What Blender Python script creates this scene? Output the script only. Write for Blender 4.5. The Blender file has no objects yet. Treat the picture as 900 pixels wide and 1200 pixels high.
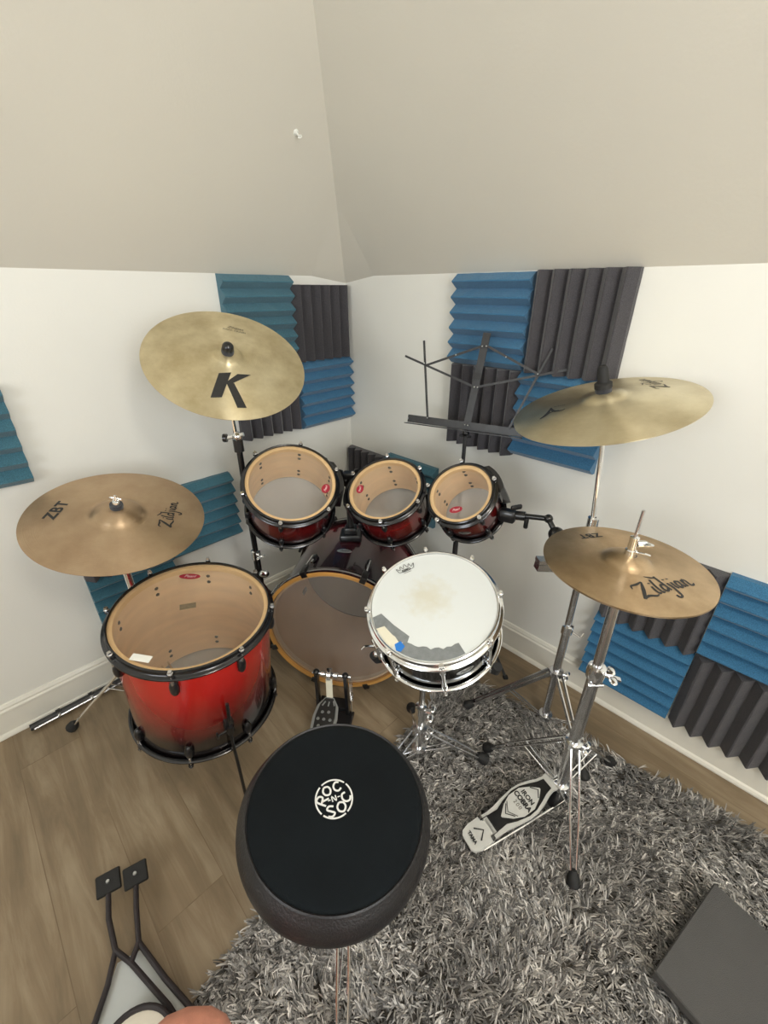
import bpy, math, random
import numpy as np
from mathutils import Vector as V, Matrix as M
R_ = math.radians
random.seed(7); rng = np.random.default_rng(11)
SC = bpy.context.scene
COL = SC.collection
PI = math.pi

# ------------------------------------------------------------------ materials
def newmat(name):
    m = bpy.data.materials.new(name); m.use_nodes = True
    nt = m.node_tree
    return m, nt, nt.nodes['Principled BSDF'], nt.nodes['Material Output']

def srgb(r, g, b):
    f = lambda c: (c/255/12.92) if c/255 <= .04045 else ((c/255+.055)/1.055)**2.4
    return (f(r), f(g), f(b), 1)

def pmat(name, col, rough=.5, metal=0, noise=0, nscale=20, bump=0, bscale=200, coat=0, spec=.5, sheen=0, stretch=None):
    m, nt, p, out = newmat(name)
    p.inputs['Base Color'].default_value = col
    p.inputs['Roughness'].default_value = rough
    p.inputs['Metallic'].default_value = metal
    p.inputs['Coat Weight'].default_value = coat
    p.inputs['Coat Roughness'].default_value = .06
    p.inputs['Specular IOR Level'].default_value = spec
    p.inputs['Sheen Weight'].default_value = sheen
    tc = nt.nodes.new('ShaderNodeTexCoord')
    src = tc.outputs['Object']
    if stretch:
        mp = nt.nodes.new('ShaderNodeMapping'); mp.inputs['Scale'].default_value = stretch
        nt.links.new(src, mp.inputs['Vector']); src = mp.outputs['Vector']
    if noise:
        n = nt.nodes.new('ShaderNodeTexNoise'); n.inputs['Scale'].default_value = nscale; n.inputs['Detail'].default_value = 5
        nt.links.new(src, n.inputs['Vector'])
        r = nt.nodes.new('ShaderNodeValToRGB')
        r.color_ramp.elements[0].position = .3; r.color_ramp.elements[1].position = .7
        r.color_ramp.elements[0].color = tuple(c*(1-noise) for c in col[:3])+(1,)
        r.color_ramp.elements[1].color = tuple(min(1, c*(1+noise)) for c in col[:3])+(1,)
        nt.links.new(n.outputs['Fac'], r.inputs['Fac']); nt.links.new(r.outputs['Color'], p.inputs['Base Color'])
    if bump:
        n = nt.nodes.new('ShaderNodeTexNoise'); n.inputs['Scale'].default_value = bscale; n.inputs['Detail'].default_value = 3
        nt.links.new(src, n.inputs['Vector'])
        b = nt.nodes.new('ShaderNodeBump'); b.inputs['Strength'].default_value = bump; b.inputs['Distance'].default_value = .004
        nt.links.new(n.outputs['Fac'], b.inputs['Height']); nt.links.new(b.outputs['Normal'], p.inputs['Normal'])
    return m

WALL = pmat('wall_paint', srgb(232, 231, 224), .55, noise=.015, nscale=3, bump=.08, bscale=160)
CEIL = pmat('ceiling_paint', srgb(216, 211, 199), .5, noise=.015, nscale=2, bump=.08, bscale=120)
TRIM = pmat('trim_paint', srgb(232, 229, 218), .3, coat=.2)
CHROME = pmat('chrome', (.92, .93, .94, 1), .14, 1, noise=.06, nscale=30)
STEEL = pmat('brushed_steel', (.72, .72, .73, 1), .24, 1, noise=.1, nscale=40)
BLACKM = pmat('black_metal', (.008, .008, .009, 1), .3, 0, coat=.25)
BLACKN = pmat('black_nickel', (.05, .05, .053, 1), .18, .85, coat=.2)
RUBBER = pmat('black_rubber', (.012, .012, .012, 1), .7, bump=.1)
FELT = pmat('black_felt', (.02, .022, .03, 1), .9, bump=.4, bscale=900, sheen=.3)
MAPLE = pmat('maple_shell_inside', srgb(246, 214, 172), .4, noise=.07, nscale=6, stretch=(1, 1, 6), coat=.2)
MAPLEE = pmat('maple_bearing_edge', srgb(240, 204, 150), .4, noise=.05, nscale=10)
HOOPW = pmat('amber_wood_hoop', srgb(204, 150, 78), .3, noise=.12, nscale=9, coat=.6)
CREAM = pmat('masking_tape', srgb(228, 222, 200), .6, bump=.2)
WHITEP = pmat('white_sticker', srgb(240, 240, 232), .5, noise=.02)
BLUET = pmat('blue_tape', srgb(38, 120, 205), .6, bump=.2)
GAFF = pmat('grey_gaffer_tape', srgb(128, 132, 132), .5, noise=.15, nscale=60, bump=.3, bscale=400)
INK = pmat('black_ink', (.02, .02, .02, 1), .5, noise=.2, nscale=90)
INKF = pmat('faded_ink', (.09, .075, .05, 1), .5, noise=.3, nscale=90)
SILVER = pmat('silver_badge', (.62, .63, .62, 1), .3, .8, noise=.1, nscale=60)
REDB = pmat('red_print', srgb(160, 30, 50), .5, noise=.08, nscale=50)
PINKW = pmat('pale_print', srgb(226, 190, 188), .5, noise=.05)
HOLE = pmat('screw_head', (.10, .085, .06, 1), .4, .4, noise=.2, nscale=90)
WIREB = pmat('grey_black_paint', (.035, .035, .037, 1), .38, .2, noise=.2, nscale=30)
SKIN = pmat('skin', srgb(224, 156, 134), .5, noise=.06, nscale=60, bump=.15, bscale=500)
NAIL = pmat('nail', srgb(225, 175, 160), .3, coat=.3)
GLASSY = pmat('white_board', srgb(206, 210, 208), .45, noise=.03)
PLY = pmat('drum_wood', srgb(120, 90, 60), .5, noise=.2)

def emis(name, col, s):
    m, nt, p, out = newmat(name)
    p.inputs['Emission Color'].default_value = col; p.inputs['Emission Strength'].default_value = s
    p.inputs['Base Color'].default_value = col
    return m

def foam(name, col):
    m, nt, p, out = newmat(name)
    tc = nt.nodes.new('ShaderNodeTexCoord')
    n = nt.nodes.new('ShaderNodeTexNoise'); n.inputs['Scale'].default_value = 420; n.inputs['Detail'].default_value = 2
    nt.links.new(tc.outputs['Object'], n.inputs['Vector'])
    r = nt.nodes.new('ShaderNodeValToRGB'); e = r.color_ramp.elements
    e[0].position = .35; e[1].position = .75
    e[0].color = tuple(c*.75 for c in col[:3])+(1,); e[1].color = tuple(c*1.35+.01 for c in col[:3])+(1,)
    nt.links.new(n.outputs['Fac'], r.inputs['Fac']); nt.links.new(r.outputs['Color'], p.inputs['Base Color'])
    p.inputs['Roughness'].default_value = .95; p.inputs['Sheen Weight'].default_value = .25
    b = nt.nodes.new('ShaderNodeBump'); b.inputs['Strength'].default_value = .5; b.inputs['Distance'].default_value = .002
    nt.links.new(n.outputs['Fac'], b.inputs['Height']); nt.links.new(b.outputs['Normal'], p.inputs['Normal'])
    return m
FBLUE = foam('blue_foam', srgb(48, 106, 144))
FTEAL = foam('teal_foam', srgb(58, 108, 126))
FCHAR = foam('charcoal_foam', srgb(64, 62, 66))

def wood_floor():
    m, nt, p, out = newmat('vinyl_plank_floor')
    L = nt.links.new
    g = nt.nodes.new('ShaderNodeNewGeometry')
    mp = nt.nodes.new('ShaderNodeMapping'); mp.vector_type = 'POINT'
    mp.inputs['Rotation'].default_value = (0, 0, R_(45.3)); mp.inputs['Location'].default_value = (.3, .07, 0)
    L(g.outputs['Position'], mp.inputs['Vector'])
    bt = nt.nodes.new('ShaderNodeTexBrick'); bt.offset = .37
    bt.inputs['Scale'].default_value = 1; bt.inputs['Brick Width'].default_value = 1.22; bt.inputs['Row Height'].default_value = .178
    bt.inputs['Mortar Size'].default_value = .0012; bt.inputs['Mortar Smooth'].default_value = .2
    bt.inputs['Color1'].default_value = (0, 0, 0, 1); bt.inputs['Color2'].default_value = (1, 1, 1, 1); bt.inputs['Mortar'].default_value = (.4, .4, .4, 1)
    L(mp.outputs['Vector'], bt.inputs['Vector'])
    st = nt.nodes.new('ShaderNodeMapping'); st.inputs['Scale'].default_value = (1.6, 13, 1)
    L(mp.outputs['Vector'], st.inputs['Vector'])
    ad = nt.nodes.new('ShaderNodeVectorMath'); ad.operation = 'MULTIPLY_ADD'
    ad.inputs[1].default_value = (7, 5, 3); L(bt.outputs['Color'], ad.inputs[0]); L(st.outputs['Vector'], ad.inputs[2])
    n1 = nt.nodes.new('ShaderNodeTexNoise'); n1.inputs['Scale'].default_value = 1.6; n1.inputs['Detail'].default_value = 8; n1.inputs['Roughness'].default_value = .62; n1.inputs['Distortion'].default_value = .7
    L(ad.outputs[0], n1.inputs['Vector'])
    n2 = nt.nodes.new('ShaderNodeTexNoise'); n2.inputs['Scale'].default_value = 3.2; n2.inputs['Detail'].default_value = 3
    L(mp.outputs['Vector'], n2.inputs['Vector'])
    r = nt.nodes.new('ShaderNodeValToRGB'); e = r.color_ramp.elements
    e[0].position = .28; e[1].position = .75
    e[0].color = srgb(100, 86, 66); e[1].color = srgb(174, 158, 132)
    k = e.new(.5); k.color = srgb(136, 118, 93)
    mx = nt.nodes.new('ShaderNodeMath'); mx.operation = 'MULTIPLY_ADD'; mx.inputs[1].default_value = .6
    m3 = nt.nodes.new('ShaderNodeMath'); m3.operation = 'MULTIPLY'; m3.inputs[1].default_value = .4
    L(n2.outputs['Fac'], m3.inputs[0]); L(n1.outputs['Fac'], mx.inputs[0]); L(m3.outputs[0], mx.inputs[2]); L(mx.outputs[0], r.inputs['Fac'])
    hv = nt.nodes.new('ShaderNodeHueSaturation'); 
    mr = nt.nodes.new('ShaderNodeMapRange'); mr.inputs['To Min'].default_value = .88; mr.inputs['To Max'].default_value = 1.12
    L(bt.outputs['Color'], mr.inputs['Value']); L(mr.outputs[0], hv.inputs['Value']); L(r.outputs['Color'], hv.inputs['Color'])
    dk = nt.nodes.new('ShaderNodeMixRGB'); dk.blend_type = 'MULTIPLY'; dk.inputs['Color2'].default_value = (.78, .74, .70, 1)
    L(bt.outputs['Fac'], dk.inputs['Fac']); L(hv.outputs['Color'], dk.inputs['Color1'])
    L(dk.outputs['Color'], p.inputs['Base Color'])
    p.inputs['Roughness'].default_value = .42
    b = nt.nodes.new('ShaderNodeBump'); b.inputs['Strength'].default_value = .15; b.inputs['Distance'].default_value = .003
    L(n1.outputs['Fac'], b.inputs['Height']); L(b.outputs['Normal'], p.inputs['Normal'])
    return m
FLOOR = wood_floor()

def burst(name, z0, z1, dark, red, top=None):
    """lacquer fading from black at one shell edge to red: the paint's own colour"""
    m, nt, p, out = newmat(name); L = nt.links.new
    tc = nt.nodes.new('ShaderNodeTexCoord'); sp = nt.nodes.new('ShaderNodeSeparateXYZ'); L(tc.outputs['Object'], sp.inputs[0])
    mr = nt.nodes.new('ShaderNodeMapRange'); mr.inputs['From Min'].default_value = z0; mr.inputs['From Max'].default_value = z1
    n = nt.nodes.new('ShaderNodeTexNoise'); n.inputs['Scale'].default_value = 14; n.inputs['Detail'].default_value = 3
    L(tc.outputs['Object'], n.inputs['Vector'])
    ma = nt.nodes.new('ShaderNodeMath'); ma.operation = 'MULTIPLY_ADD'; ma.inputs[1].default_value = (z1-z0)*.12
    L(n.outputs['Fac'], ma.inputs[0]); L(sp.outputs['Z'], ma.inputs[2]); L(ma.outputs[0], mr.inputs['Value'])
    r = nt.nodes.new('ShaderNodeValToRGB'); e = r.color_ramp.elements
    e[0].position = .22; e[0].color = dark; e[1].position = .74; e[1].color = red
    if top is not None:
        k = e.new(.96); k.color = top
    L(mr.outputs[0], r.inputs['Fac']); L(r.outputs['Color'], p.inputs['Base Color'])
    p.inputs['Roughness'].default_value = .25; p.inputs['Coat Weight'].default_value = .8; p.inputs['Coat Roughness'].default_value = .05
    return m

def headmat(name, tint, body, fac, rough=.12):
    m, nt, p, out = newmat(name); L = nt.links.new
    p.inputs['Base Color'].default_value = body; p.inputs['Roughness'].default_value = rough
    tr = nt.nodes.new('ShaderNodeBsdfTransparent'); tr.inputs['Color'].default_value = tint
    fr = nt.nodes.new('ShaderNodeLayerWeight'); fr.inputs['Blend'].default_value = .32
    ma = nt.nodes.new('ShaderNodeMath'); ma.operation = 'MULTIPLY_ADD'; ma.inputs[1].default_value = .5; ma.inputs[2].default_value = fac; ma.use_clamp = True
    L(fr.outputs['Fresnel'], ma.inputs[0])
    tc = nt.nodes.new('ShaderNodeTexCoord'); n = nt.nodes.new('ShaderNodeTexNoise'); n.inputs['Scale'].default_value = 9; n.inputs['Detail'].default_value = 4
    L(tc.outputs['Object'], n.inputs['Vector'])
    m2 = nt.nodes.new('ShaderNodeMath'); m2.operation = 'MULTIPLY_ADD'; m2.inputs[1].default_value = .08
    L(n.outputs['Fac'], m2.inputs[0]); L(ma.outputs[0], m2.inputs[2])
    mx = nt.nodes.new('ShaderNodeMixShader'); L(m2.outputs[0], mx.inputs['Fac']); L(tr.outputs[0], mx.inputs[1]); L(p.outputs[0], mx.inputs[2])
    L(mx.outputs[0], out.inputs['Surface'])
    return m
CLEAR = headmat('clear_drumhead', (.985, .98, .97, 1), (.8, .78, .74, 1), .0)
RESO = headmat('clear_bottom_drumhead', (.85, .86, .87, 1), (.68, .68, .69, 1), .5, .3)
AMBER = headmat('clear_bass_drumhead', (.96, .93, .89, 1), (.50, .45, .40, 1), .28, .25)

def cymat(name, base, base2, rough, R, scale=14, aniso=.9):
    m, nt, p, out = newmat(name); L = nt.links.new
    tc = nt.nodes.new('ShaderNodeTexCoord')
    n = nt.nodes.new('ShaderNodeTexNoise'); n.inputs['Scale'].default_value = scale; n.inputs['Detail'].default_value = 6; n.inputs['Roughness'].default_value = .6
    L(tc.outputs['Object'], n.inputs['Vector'])
    r = nt.nodes.new('ShaderNodeValToRGB'); e = r.color_ramp.elements
    e[0].position = .3; e[1].position = .72; e[0].color = base2; e[1].color = base
    L(n.outputs['Fac'], r.inputs['Fac'])
    ln = nt.nodes.new('ShaderNodeVectorMath'); ln.operation = 'LENGTH'
    sp = nt.nodes.new('ShaderNodeSeparateXYZ'); cb = nt.nodes.new('ShaderNodeCombineXYZ')
    L(tc.outputs['Object'], sp.inputs[0]); L(sp.outputs['X'], cb.inputs['X']); L(sp.outputs['Y'], cb.inputs['Y']); L(cb.outputs[0], ln.inputs[0])
    w = nt.nodes.new('ShaderNodeTexNoise'); w.noise_dimensions = '1D'; w.inputs['Scale'].default_value = 420; w.inputs['Detail'].default_value = 3
    L(ln.outputs['Value'], w.inputs['W'])
    b = nt.nodes.new('ShaderNodeBump'); b.inputs['Strength'].default_value = .3; b.inputs['Distance'].default_value = .001
    L(w.outputs['Fac'], b.inputs['Height']); h2 = nt.nodes.new('ShaderNodeTexNoise'); h2.inputs['Scale'].default_value = 55; L(tc.outputs['Object'], h2.inputs['Vector']); b2 = nt.nodes.new('ShaderNodeBump'); b2.inputs['Strength'].default_value = .12; b2.inputs['Distance'].default_value = .004; L(h2.outputs['Fac'], b2.inputs['Height']); L(b2.outputs['Normal'], b.inputs['Normal']); L(b.outputs['Normal'], p.inputs['Normal'])
    L(r.outputs['Color'], p.inputs['Base Color'])
    p.inputs['Metallic'].default_value = .92; p.inputs['Roughness'].default_value = rough
    p.inputs['Anisotropic'].default_value = aniso; p.inputs['Anisotropic Rotation'].default_value = .25
    tg = nt.nodes.new('ShaderNodeTangent'); tg.direction_type = 'RADIAL'; tg.axis = 'Z'
    L(tg.outputs[0], p.inputs['Tangent'])
    return m

# ------------------------------------------------------------------ mesh helpers
class MB:
    def __init__(s): s.v = []; s.f = []; s.m = []; s.mats = []
    def mi(s, mat):
        if mat not in s.mats: s.mats.append(mat)
        return s.mats.index(mat)
    def add(s, vs, fs, mat):
        o = len(s.v); k = s.mi(mat); s.v += [tuple(v) for v in vs]
        for f in fs: s.f.append(tuple(i+o for i in f)); s.m.append(k)
        return s
    def box(s, c, size, mat, rot=None, bev=0):
        x, y, z = [q/2 for q in size]; c = V(c)
        b = min(bev, x*.9, y*.9, z*.9)
        vs = []; fs = []
        if b <= 0:
            vs = [(sx*x, sy*y, sz*z) for sx in (-1, 1) for sy in (-1, 1) for sz in (-1, 1)]
            fs = [(0, 1, 3, 2), (4, 6, 7, 5), (0, 4, 5, 1), (2, 3, 7, 6), (0, 2, 6, 4), (1, 5, 7, 3)]
        else:
            # rounded in plan (xy corners) plus chamfered top and bottom
            prof = [(-z, b), (-z+b, 0), (z-b, 0), (z, b)]
            ring = []
            for (zz, ins) in prof:
                for (sx, sy, a0) in ((1, 1, 0), (-1, 1, 90), (-1, -1, 180), (1, -1, 270)):
                    for a in (0, 30, 60, 90):
                        t = R_(a0+a); rr = b-ins*.7
                        vs.append((sx*(x-b)+math.cos(t)*rr, sy*(y-b)+math.sin(t)*rr, zz))
            n = 16
            for i in range(3):
                for j in range(n):
                    fs.append((i*n+j, i*n+(j+1) % n, (i+1)*n+(j+1) % n, (i+1)*n+j))
            fs.append(tuple(range(n-1, -1, -1))); fs.append(tuple(range(3*n, 4*n)))
        if rot is not None: vs = [rot @ V(q) for q in vs]
        return s.add([V(q)+c for q in vs], fs, mat)
    def tube(s, pts, r, mat, n=12, closed=False, cap=True):
        pts = [V(p) for p in pts]; N = len(pts)
        rs = r if isinstance(r, (list, tuple)) else [r]*N
        vs = []; fs = []; up = None
        for i, p in enumerate(pts):
            if closed: d = pts[(i+1) % N]-pts[i-1]
            else: d = pts[min(i+1, N-1)]-pts[max(i-1, 0)]
            d.normalize()
            if up is None:
                a = V((0, 0, 1)) if abs(d.z) < .9 else V((1, 0, 0))
                up = (a-d*a.dot(d)).normalized()
            else: up = (up-d*up.dot(d)).normalized()
            sd = d.cross(up)
            for k in range(n):
                t = 2*PI*k/n; vs.append(p+(up*math.cos(t)+sd*math.sin(t))*rs[i])
        for i in range(N if closed else N-1):
            j = (i+1) % N
            for k in range(n): fs.append((i*n+k, i*n+(k+1) % n, j*n+(k+1) % n, j*n+k))
        if cap and not closed:
            fs.append(tuple(range(n-1, -1, -1))); fs.append(tuple((N-1)*n+k for k in range(n)))
        return s.add(vs, fs, mat)
    def bar(s, a, b, w, t, mat, side=(0, 0, 1)):
        """flat bar from a to b, w wide along 'side' cross, t thick along side"""
        a = V(a); b = V(b); d = (b-a); L = d.length; d.normalize(); up = V(side); up = (up-d*up.dot(d)).normalized(); sd = d.cross(up)
        rot = M((d, sd, up)).transposed()
        return s.box((a+b)/2, (L, w, t), mat, rot)
    def lathe(s, prof, mat, n=64, mats=None, xf=None, closed=False, arc=None):
        vs = []; N = len(prof)
        for (r, z) in prof:
            for k in range(n):
                t = 2*PI*k/n; p = V((r*math.cos(t), r*math.sin(t), z)); vs.append(xf @ p if xf else p)
        segs = N if closed else N-1
        for i in range(segs):
            j = (i+1) % N; fs = []
            for k in range(n):
                k2 = (k+1) % n; fs.append((i*n+k, i*n+k2, j*n+k2, j*n+k))
            mm = mats[i] if mats else mat
            kk = s.mi(mm); o = len(s.v)
            for f in fs: s.f.append(tuple(q+o for q in f)); s.m.append(kk)
        s.v += [tuple(q) for q in vs]
        return s
    def disc(s, R, z, mat, n=64, c=(0, 0), rings=1, sq=1):
        vs = [(c[0], c[1], z)]; fs = []
        for k in range(n): vs.append((c[0]+R*math.cos(2*PI*k/n), c[1]+R*sq*math.sin(2*PI*k/n), z))
        for k in range(n): fs.append((0, 1+k, 1+(k+1) % n))
        return s.add(vs, fs, mat)
    def ball(s, c, r, mat, n=14, m=9, sc=(1, 1, 1), rot=None):
        vs = []; fs = []; c = V(c)
        for i in range(m+1):
            ph = PI*i/m
            for k in range(n):
                t = 2*PI*k/n
                p = V((math.sin(ph)*math.cos(t)*sc[0], math.sin(ph)*math.sin(t)*sc[1], math.cos(ph)*sc[2]))*r
                vs.append((rot @ p if rot else p)+c)
        for i in range(m):
            for k in range(n): fs.append((i*n+k, (i+1)*n+k, (i+1)*n+(k+1) % n, i*n+(k+1) % n))
        return s.add(vs, fs, mat)
    def ribbon(s, pts, w, mat, fn, sub=6):
        """a flat pen stroke through 2D pts, mapped by fn(x,y) to 3D"""
        P = [np.array(p[:2], float) for p in pts]; W = [(p[2] if len(p) > 2 else w) for p in pts]
        Q = []; U = []
        for i in range(len(P)-1):
            p0 = P[max(i-1, 0)]; p1 = P[i]; p2 = P[i+1]; p3 = P[min(i+2, len(P)-1)]
            for j in range(sub):
                t = j/sub
                if len(P) > 2:
                    q = .5*((2*p1)+(-p0+p2)*t+(2*p0-5*p1+4*p2-p3)*t*t+(-p0+3*p1-3*p2+p3)*t**3)
                else: q = p1+(p2-p1)*t
                Q.append(q); U.append(W[i]+(W[i+1]-W[i])*t)
        Q.append(P[-1]); U.append(W[-1]); vs = []; fs = []
        for i, q in enumerate(Q):
            d = Q[min(i+1, len(Q)-1)]-Q[max(i-1, 0)]; d = d/(np.linalg.norm(d)+1e-9); nrm = np.array([-d[1], d[0]])*U[i]/2
            vs += [fn(*(q+nrm)), fn(*(q-nrm))]
        for i in range(len(Q)-1): fs.append((2*i, 2*i+1, 2*i+3, 2*i+2))
        return s.add(vs, fs, mat)
    def poly(s, pts, mat, fn=None):
        vs = [fn(*p) for p in pts] if fn else pts
        return s.add(vs, [tuple(range(len(vs)))], mat)
    def build(s, name, parent=None, smooth=35, solid=0, label=None):
        me = bpy.data.meshes.new(name); me.from_pydata(s.v, [], s.f)
        for m in s.mats: me.materials.append(m)
        me.polygons.foreach_set('material_index', s.m)
        me.validate(); me.update()
        if smooth:
            me.polygons.foreach_set('use_smooth', [True]*len(me.polygons))
            me.set_sharp_from_angle(angle=R_(smooth))
        o = bpy.data.objects.new(name, me); COL.objects.link(o)
        if parent: o.parent = parent
        if solid:
            md = o.modifiers.new('solid', 'SOLIDIFY'); md.thickness = solid; md.offset = -1
        if label: o['label'] = label
        return o

def thing(name, label, cat, loc=(0, 0, 0), rot=None, group=None):
    o = bpy.data.objects.new(name, None); COL.objects.link(o); o.empty_display_size = .05
    mt = M.Translation(V(loc))
    if rot is not None: mt = mt @ rot.to_4x4()
    o.matrix_world = mt
    o['label'] = label; o['category'] = cat
    if group: o['group'] = group
    return o
def tag(o, label, cat, group=None):
    o['label'] = label; o['category'] = cat
    if group: o['group'] = group
    return o
def struct(o): o['kind'] = 'structure'; return o
def frame(n):
    n = V(n).normalized(); X = V((1, 0, 0)); x = (X-n*X.dot(n)).normalized(); y = n.cross(x)
    return M((x, y, n)).transposed()
def rz(deg): return M.Rotation(R_(deg), 3, 'Z')
def text_mesh(body, size, mb, mat, fn, bold=0, spacing=1, shear=0):
    cu = bpy.data.curves.new('writing', 'FONT'); cu.body = body; cu.size = size; cu.align_x = 'CENTER'; cu.align_y = 'CENTER'
    cu.offset = bold; cu.space_character = spacing; cu.shear = shear; cu.resolution_u = 3
    ob = bpy.data.objects.new('writing', cu); COL.objects.link(ob)
    bpy.context.view_layer.update()
    dg = bpy.context.evaluated_depsgraph_get()
    me = bpy.data.meshes.new_from_object(ob.evaluated_get(dg))
    mb.add([fn(v.co.x, v.co.y) for v in me.vertices], [tuple(p.vertices) for p in me.polygons], mat)
    bpy.data.objects.remove(ob); bpy.data.curves.remove(cu); bpy.data.meshes.remove(me)
def place2(o, d, base):
    """2D frame at o with x direction d (any length = scale), then lifted by base(x,y)->3D"""
    ox, oy = o; dx, dy = d
    return lambda x, y: base(ox+x*dx-y*dy, oy+x*dy+y*dx)

# ------------------------------------------------------------------ room
C0 = V((-.178, 2.245, 0))
dR = V((math.cos(R_(45.3)), -math.sin(R_(45.3)), 0)); dL = V((-math.sin(R_(45.3)), -math.cos(R_(45.3)), 0))
HW, ST_, TS, FL, RUN = 3.5, 1.518, math.tan(R_(52)), 2.45, 0
def RW(s, z, off=0): return C0+dR*s+dL*off+V((0, 0, z))       # right wall, off into the room
def LW(s, z, off=0): return C0+dL*s+dR*off+V((0, 0, z))       # left wall
def prism(mb, poly, n, t, mat):
    """thick slab: outline poly pushed by -n*t"""
    k = len(poly); n = V(n); vs = [V(p) for p in poly]+[V(p)-n*t for p in poly]
    fs = [tuple(range(k)), tuple(range(2*k-1, k-1, -1))]+[(i, i+k, (i+1) % k+k, (i+1) % k) for i in range(k)]
    return mb.add(vs, fs, mat)
struct(prism(MB(), [C0, LW(HW, 0), C0+dL*HW+dR*HW, RW(HW, 0)], (0, 0, 1), .1, FLOOR).build('floor', smooth=0))
struct(prism(MB(), [LW(0, 0), LW(HW, 0), LW(HW, ST_), LW(.19, ST_), LW(0, 1.492)], dR, .12, WALL).build('wall_left', smooth=0))
struct(prism(MB(), [RW(0, 0), RW(0, 1.492), RW(.19, ST_), RW(HW, ST_), RW(HW, 0)], dL, .12, WALL).build('wall_right', smooth=0))
run = (FL-ST_)/TS
cm = MB()
c = [LW(0, 1.492), LW(.19, ST_), RW(.19, ST_), C0+(dL+dR)*.19+V((0, 0, ST_+.19*TS)),
     C0+(dL+dR)*run+V((0, 0, FL)), LW(HW, ST_), C0+dL*HW+dR*run+V((0, 0, FL)), RW(HW, ST_), C0+dR*HW+dL*run+V((0, 0, FL)),
     C0+dL*HW+dR*HW+V((0, 0, FL))]
# the hip starts a little below the line of the two slopes, rounding into the corner
cm.add(c, [(0, 1, 3), (0, 3, 2), (1, 5, 6, 4, 3), (2, 3, 4, 8, 7), (4, 6, 9, 8)], CEIL)
co = cm.build('ceiling', smooth=0); struct(co)
md = co.modifiers.new('solid', 'SOLIDIFY'); md.thickness = .1; md.offset = 1
# far walls behind the camera, each with a window
def slopewall(org, along, inward, name, lowside):
    """gable wall: height rises from the knee wall to the flat ceiling"""
    P = lambda s, z: org+along*s+V((0, 0, z))
    w0, w1, z0, z1 = 1.25, 2.35, 1.05, 2.1
    mb = MB()
    outs = [[P(0, 0), P(w0, 0), P(w0, FL), P(run, FL), P(0, ST_)],
            [P(w1, 0), P(HW, 0), P(HW, FL), P(w1, FL)],
            [P(w0, 0), P(w1, 0), P(w1, z0), P(w0, z0)], [P(w0, z1), P(w1, z1), P(w1, FL), P(w0, FL)]]
    for o in outs: prism(mb, o, inward, .12, WALL)
    struct(mb.build(name, smooth=0))
    return P, w0, w1, z0, z1
WINM = emis('window_daylight', (.86, .93, 1, 1), 3.0)
def window(P, w0, w1, z0, z1, inward, along, num):
    root = bpy.data.objects.new('window_%d' % num, None); COL.objects.link(root); root['kind'] = 'structure'
    mb = MB(); rot = M((along, inward, V((0, 0, 1)))).transposed()
    for (s0, s1, a, b) in ((w0, w0+.05, z0, z1), (w1-.05, w1, z0, z1), (w0, w1, z0, z0+.05), (w0, w1, z1-.05, z1), (w0, w1, (z0+z1)/2-.02, (z0+z1)/2+.02)):
        mb.box(P((s0+s1)/2, (a+b)/2)-inward*.05, (s1-s0, .06, b-a), TRIM, rot)
    mb.build('window_frame', root, 0)
    MB().box(P((w0+w1)/2, z0-.01)+inward*.02, (w1-w0+.1, .12, .03), TRIM, rot).build('window_sill', root, 0)
    MB().box(P((w0+w1)/2, (z0+z1)/2)-inward*.06, (w1-w0-.09, .01, z1-z0-.09), WINM, rot).build('pane', root, 0)
PA = slopewall(C0+dR*HW, dL, -dR, 'wall_back_right', 0); window(*PA, -dR, dL, 1)
PB = slopewall(C0+dL*HW, dR, -dL, 'wall_back_left', 0); window(*PB, -dL, dR, 2)
# baseboards
def baseboard(fn, name, s0=0):
    prof = [(0, 0), (.022, 0), (.022, .006), (.018, .014), (.012, .018), (.012, .100), (.016, .104), (.016, .112), (.011, .117), (.011, .124), (.006, .134), (0, .136)]
    mb = MB(); n = len(prof)
    vs = [fn(s0, z, o) for (o, z) in prof]+[fn(HW, z, o) for (o, z) in prof]
    mb.add(vs, [(i, i+1, i+1+n, i+n) for i in range(n-1)]+[tuple(range(n)), tuple(range(2*n-1, n-1, -1))], TRIM)
    struct(mb.build(name, smooth=20))
baseboard(LW, 'baseboard_left'); baseboard(RW, 'baseboard_right')

# small hook in the sloped ceiling
nrmL = (dR*math.sin(R_(52))+V((0, 0, -math.cos(R_(52))))).normalized()
hk = thing('ceiling_hook', 'tiny white screw hook in the sloped ceiling', 'hook', C0+dL*.43+dR*.298+V((0, 0, ST_+.298*TS)), frame(nrmL))
MB().lathe([(0, 0), (.009, 0), (.008, .003), (.003, .004), (.003, .02), (0, .02)], WHITEP, 16).build('hook_base', hk)
MB().tube([(0.006*math.cos(t), 0, .022+.006*math.sin(t)) for t in np.linspace(-1.4, 3.2, 10)], .0016, WHITEP, 8).build('hook_ring', hk)

# ceiling lamp behind the photographer
lp = V((.68, -.45, FL))
lamp = thing('ceiling_light', 'round white flush ceiling light', 'lamp', lp)
MB().lathe([(0, 0), (.19, 0), (.19, -.02), (.17, -.025), (0, -.025)], TRIM, 48).build('lamp_base', lamp)
MB().lathe([(.165, -.025), (.155, -.055), (.11, -.085), (.05, -.097), (0, -.1)], emis('lamp_glass', (1, .93, .82, 1), 9), 48).build('lamp_shade', lamp)

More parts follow.
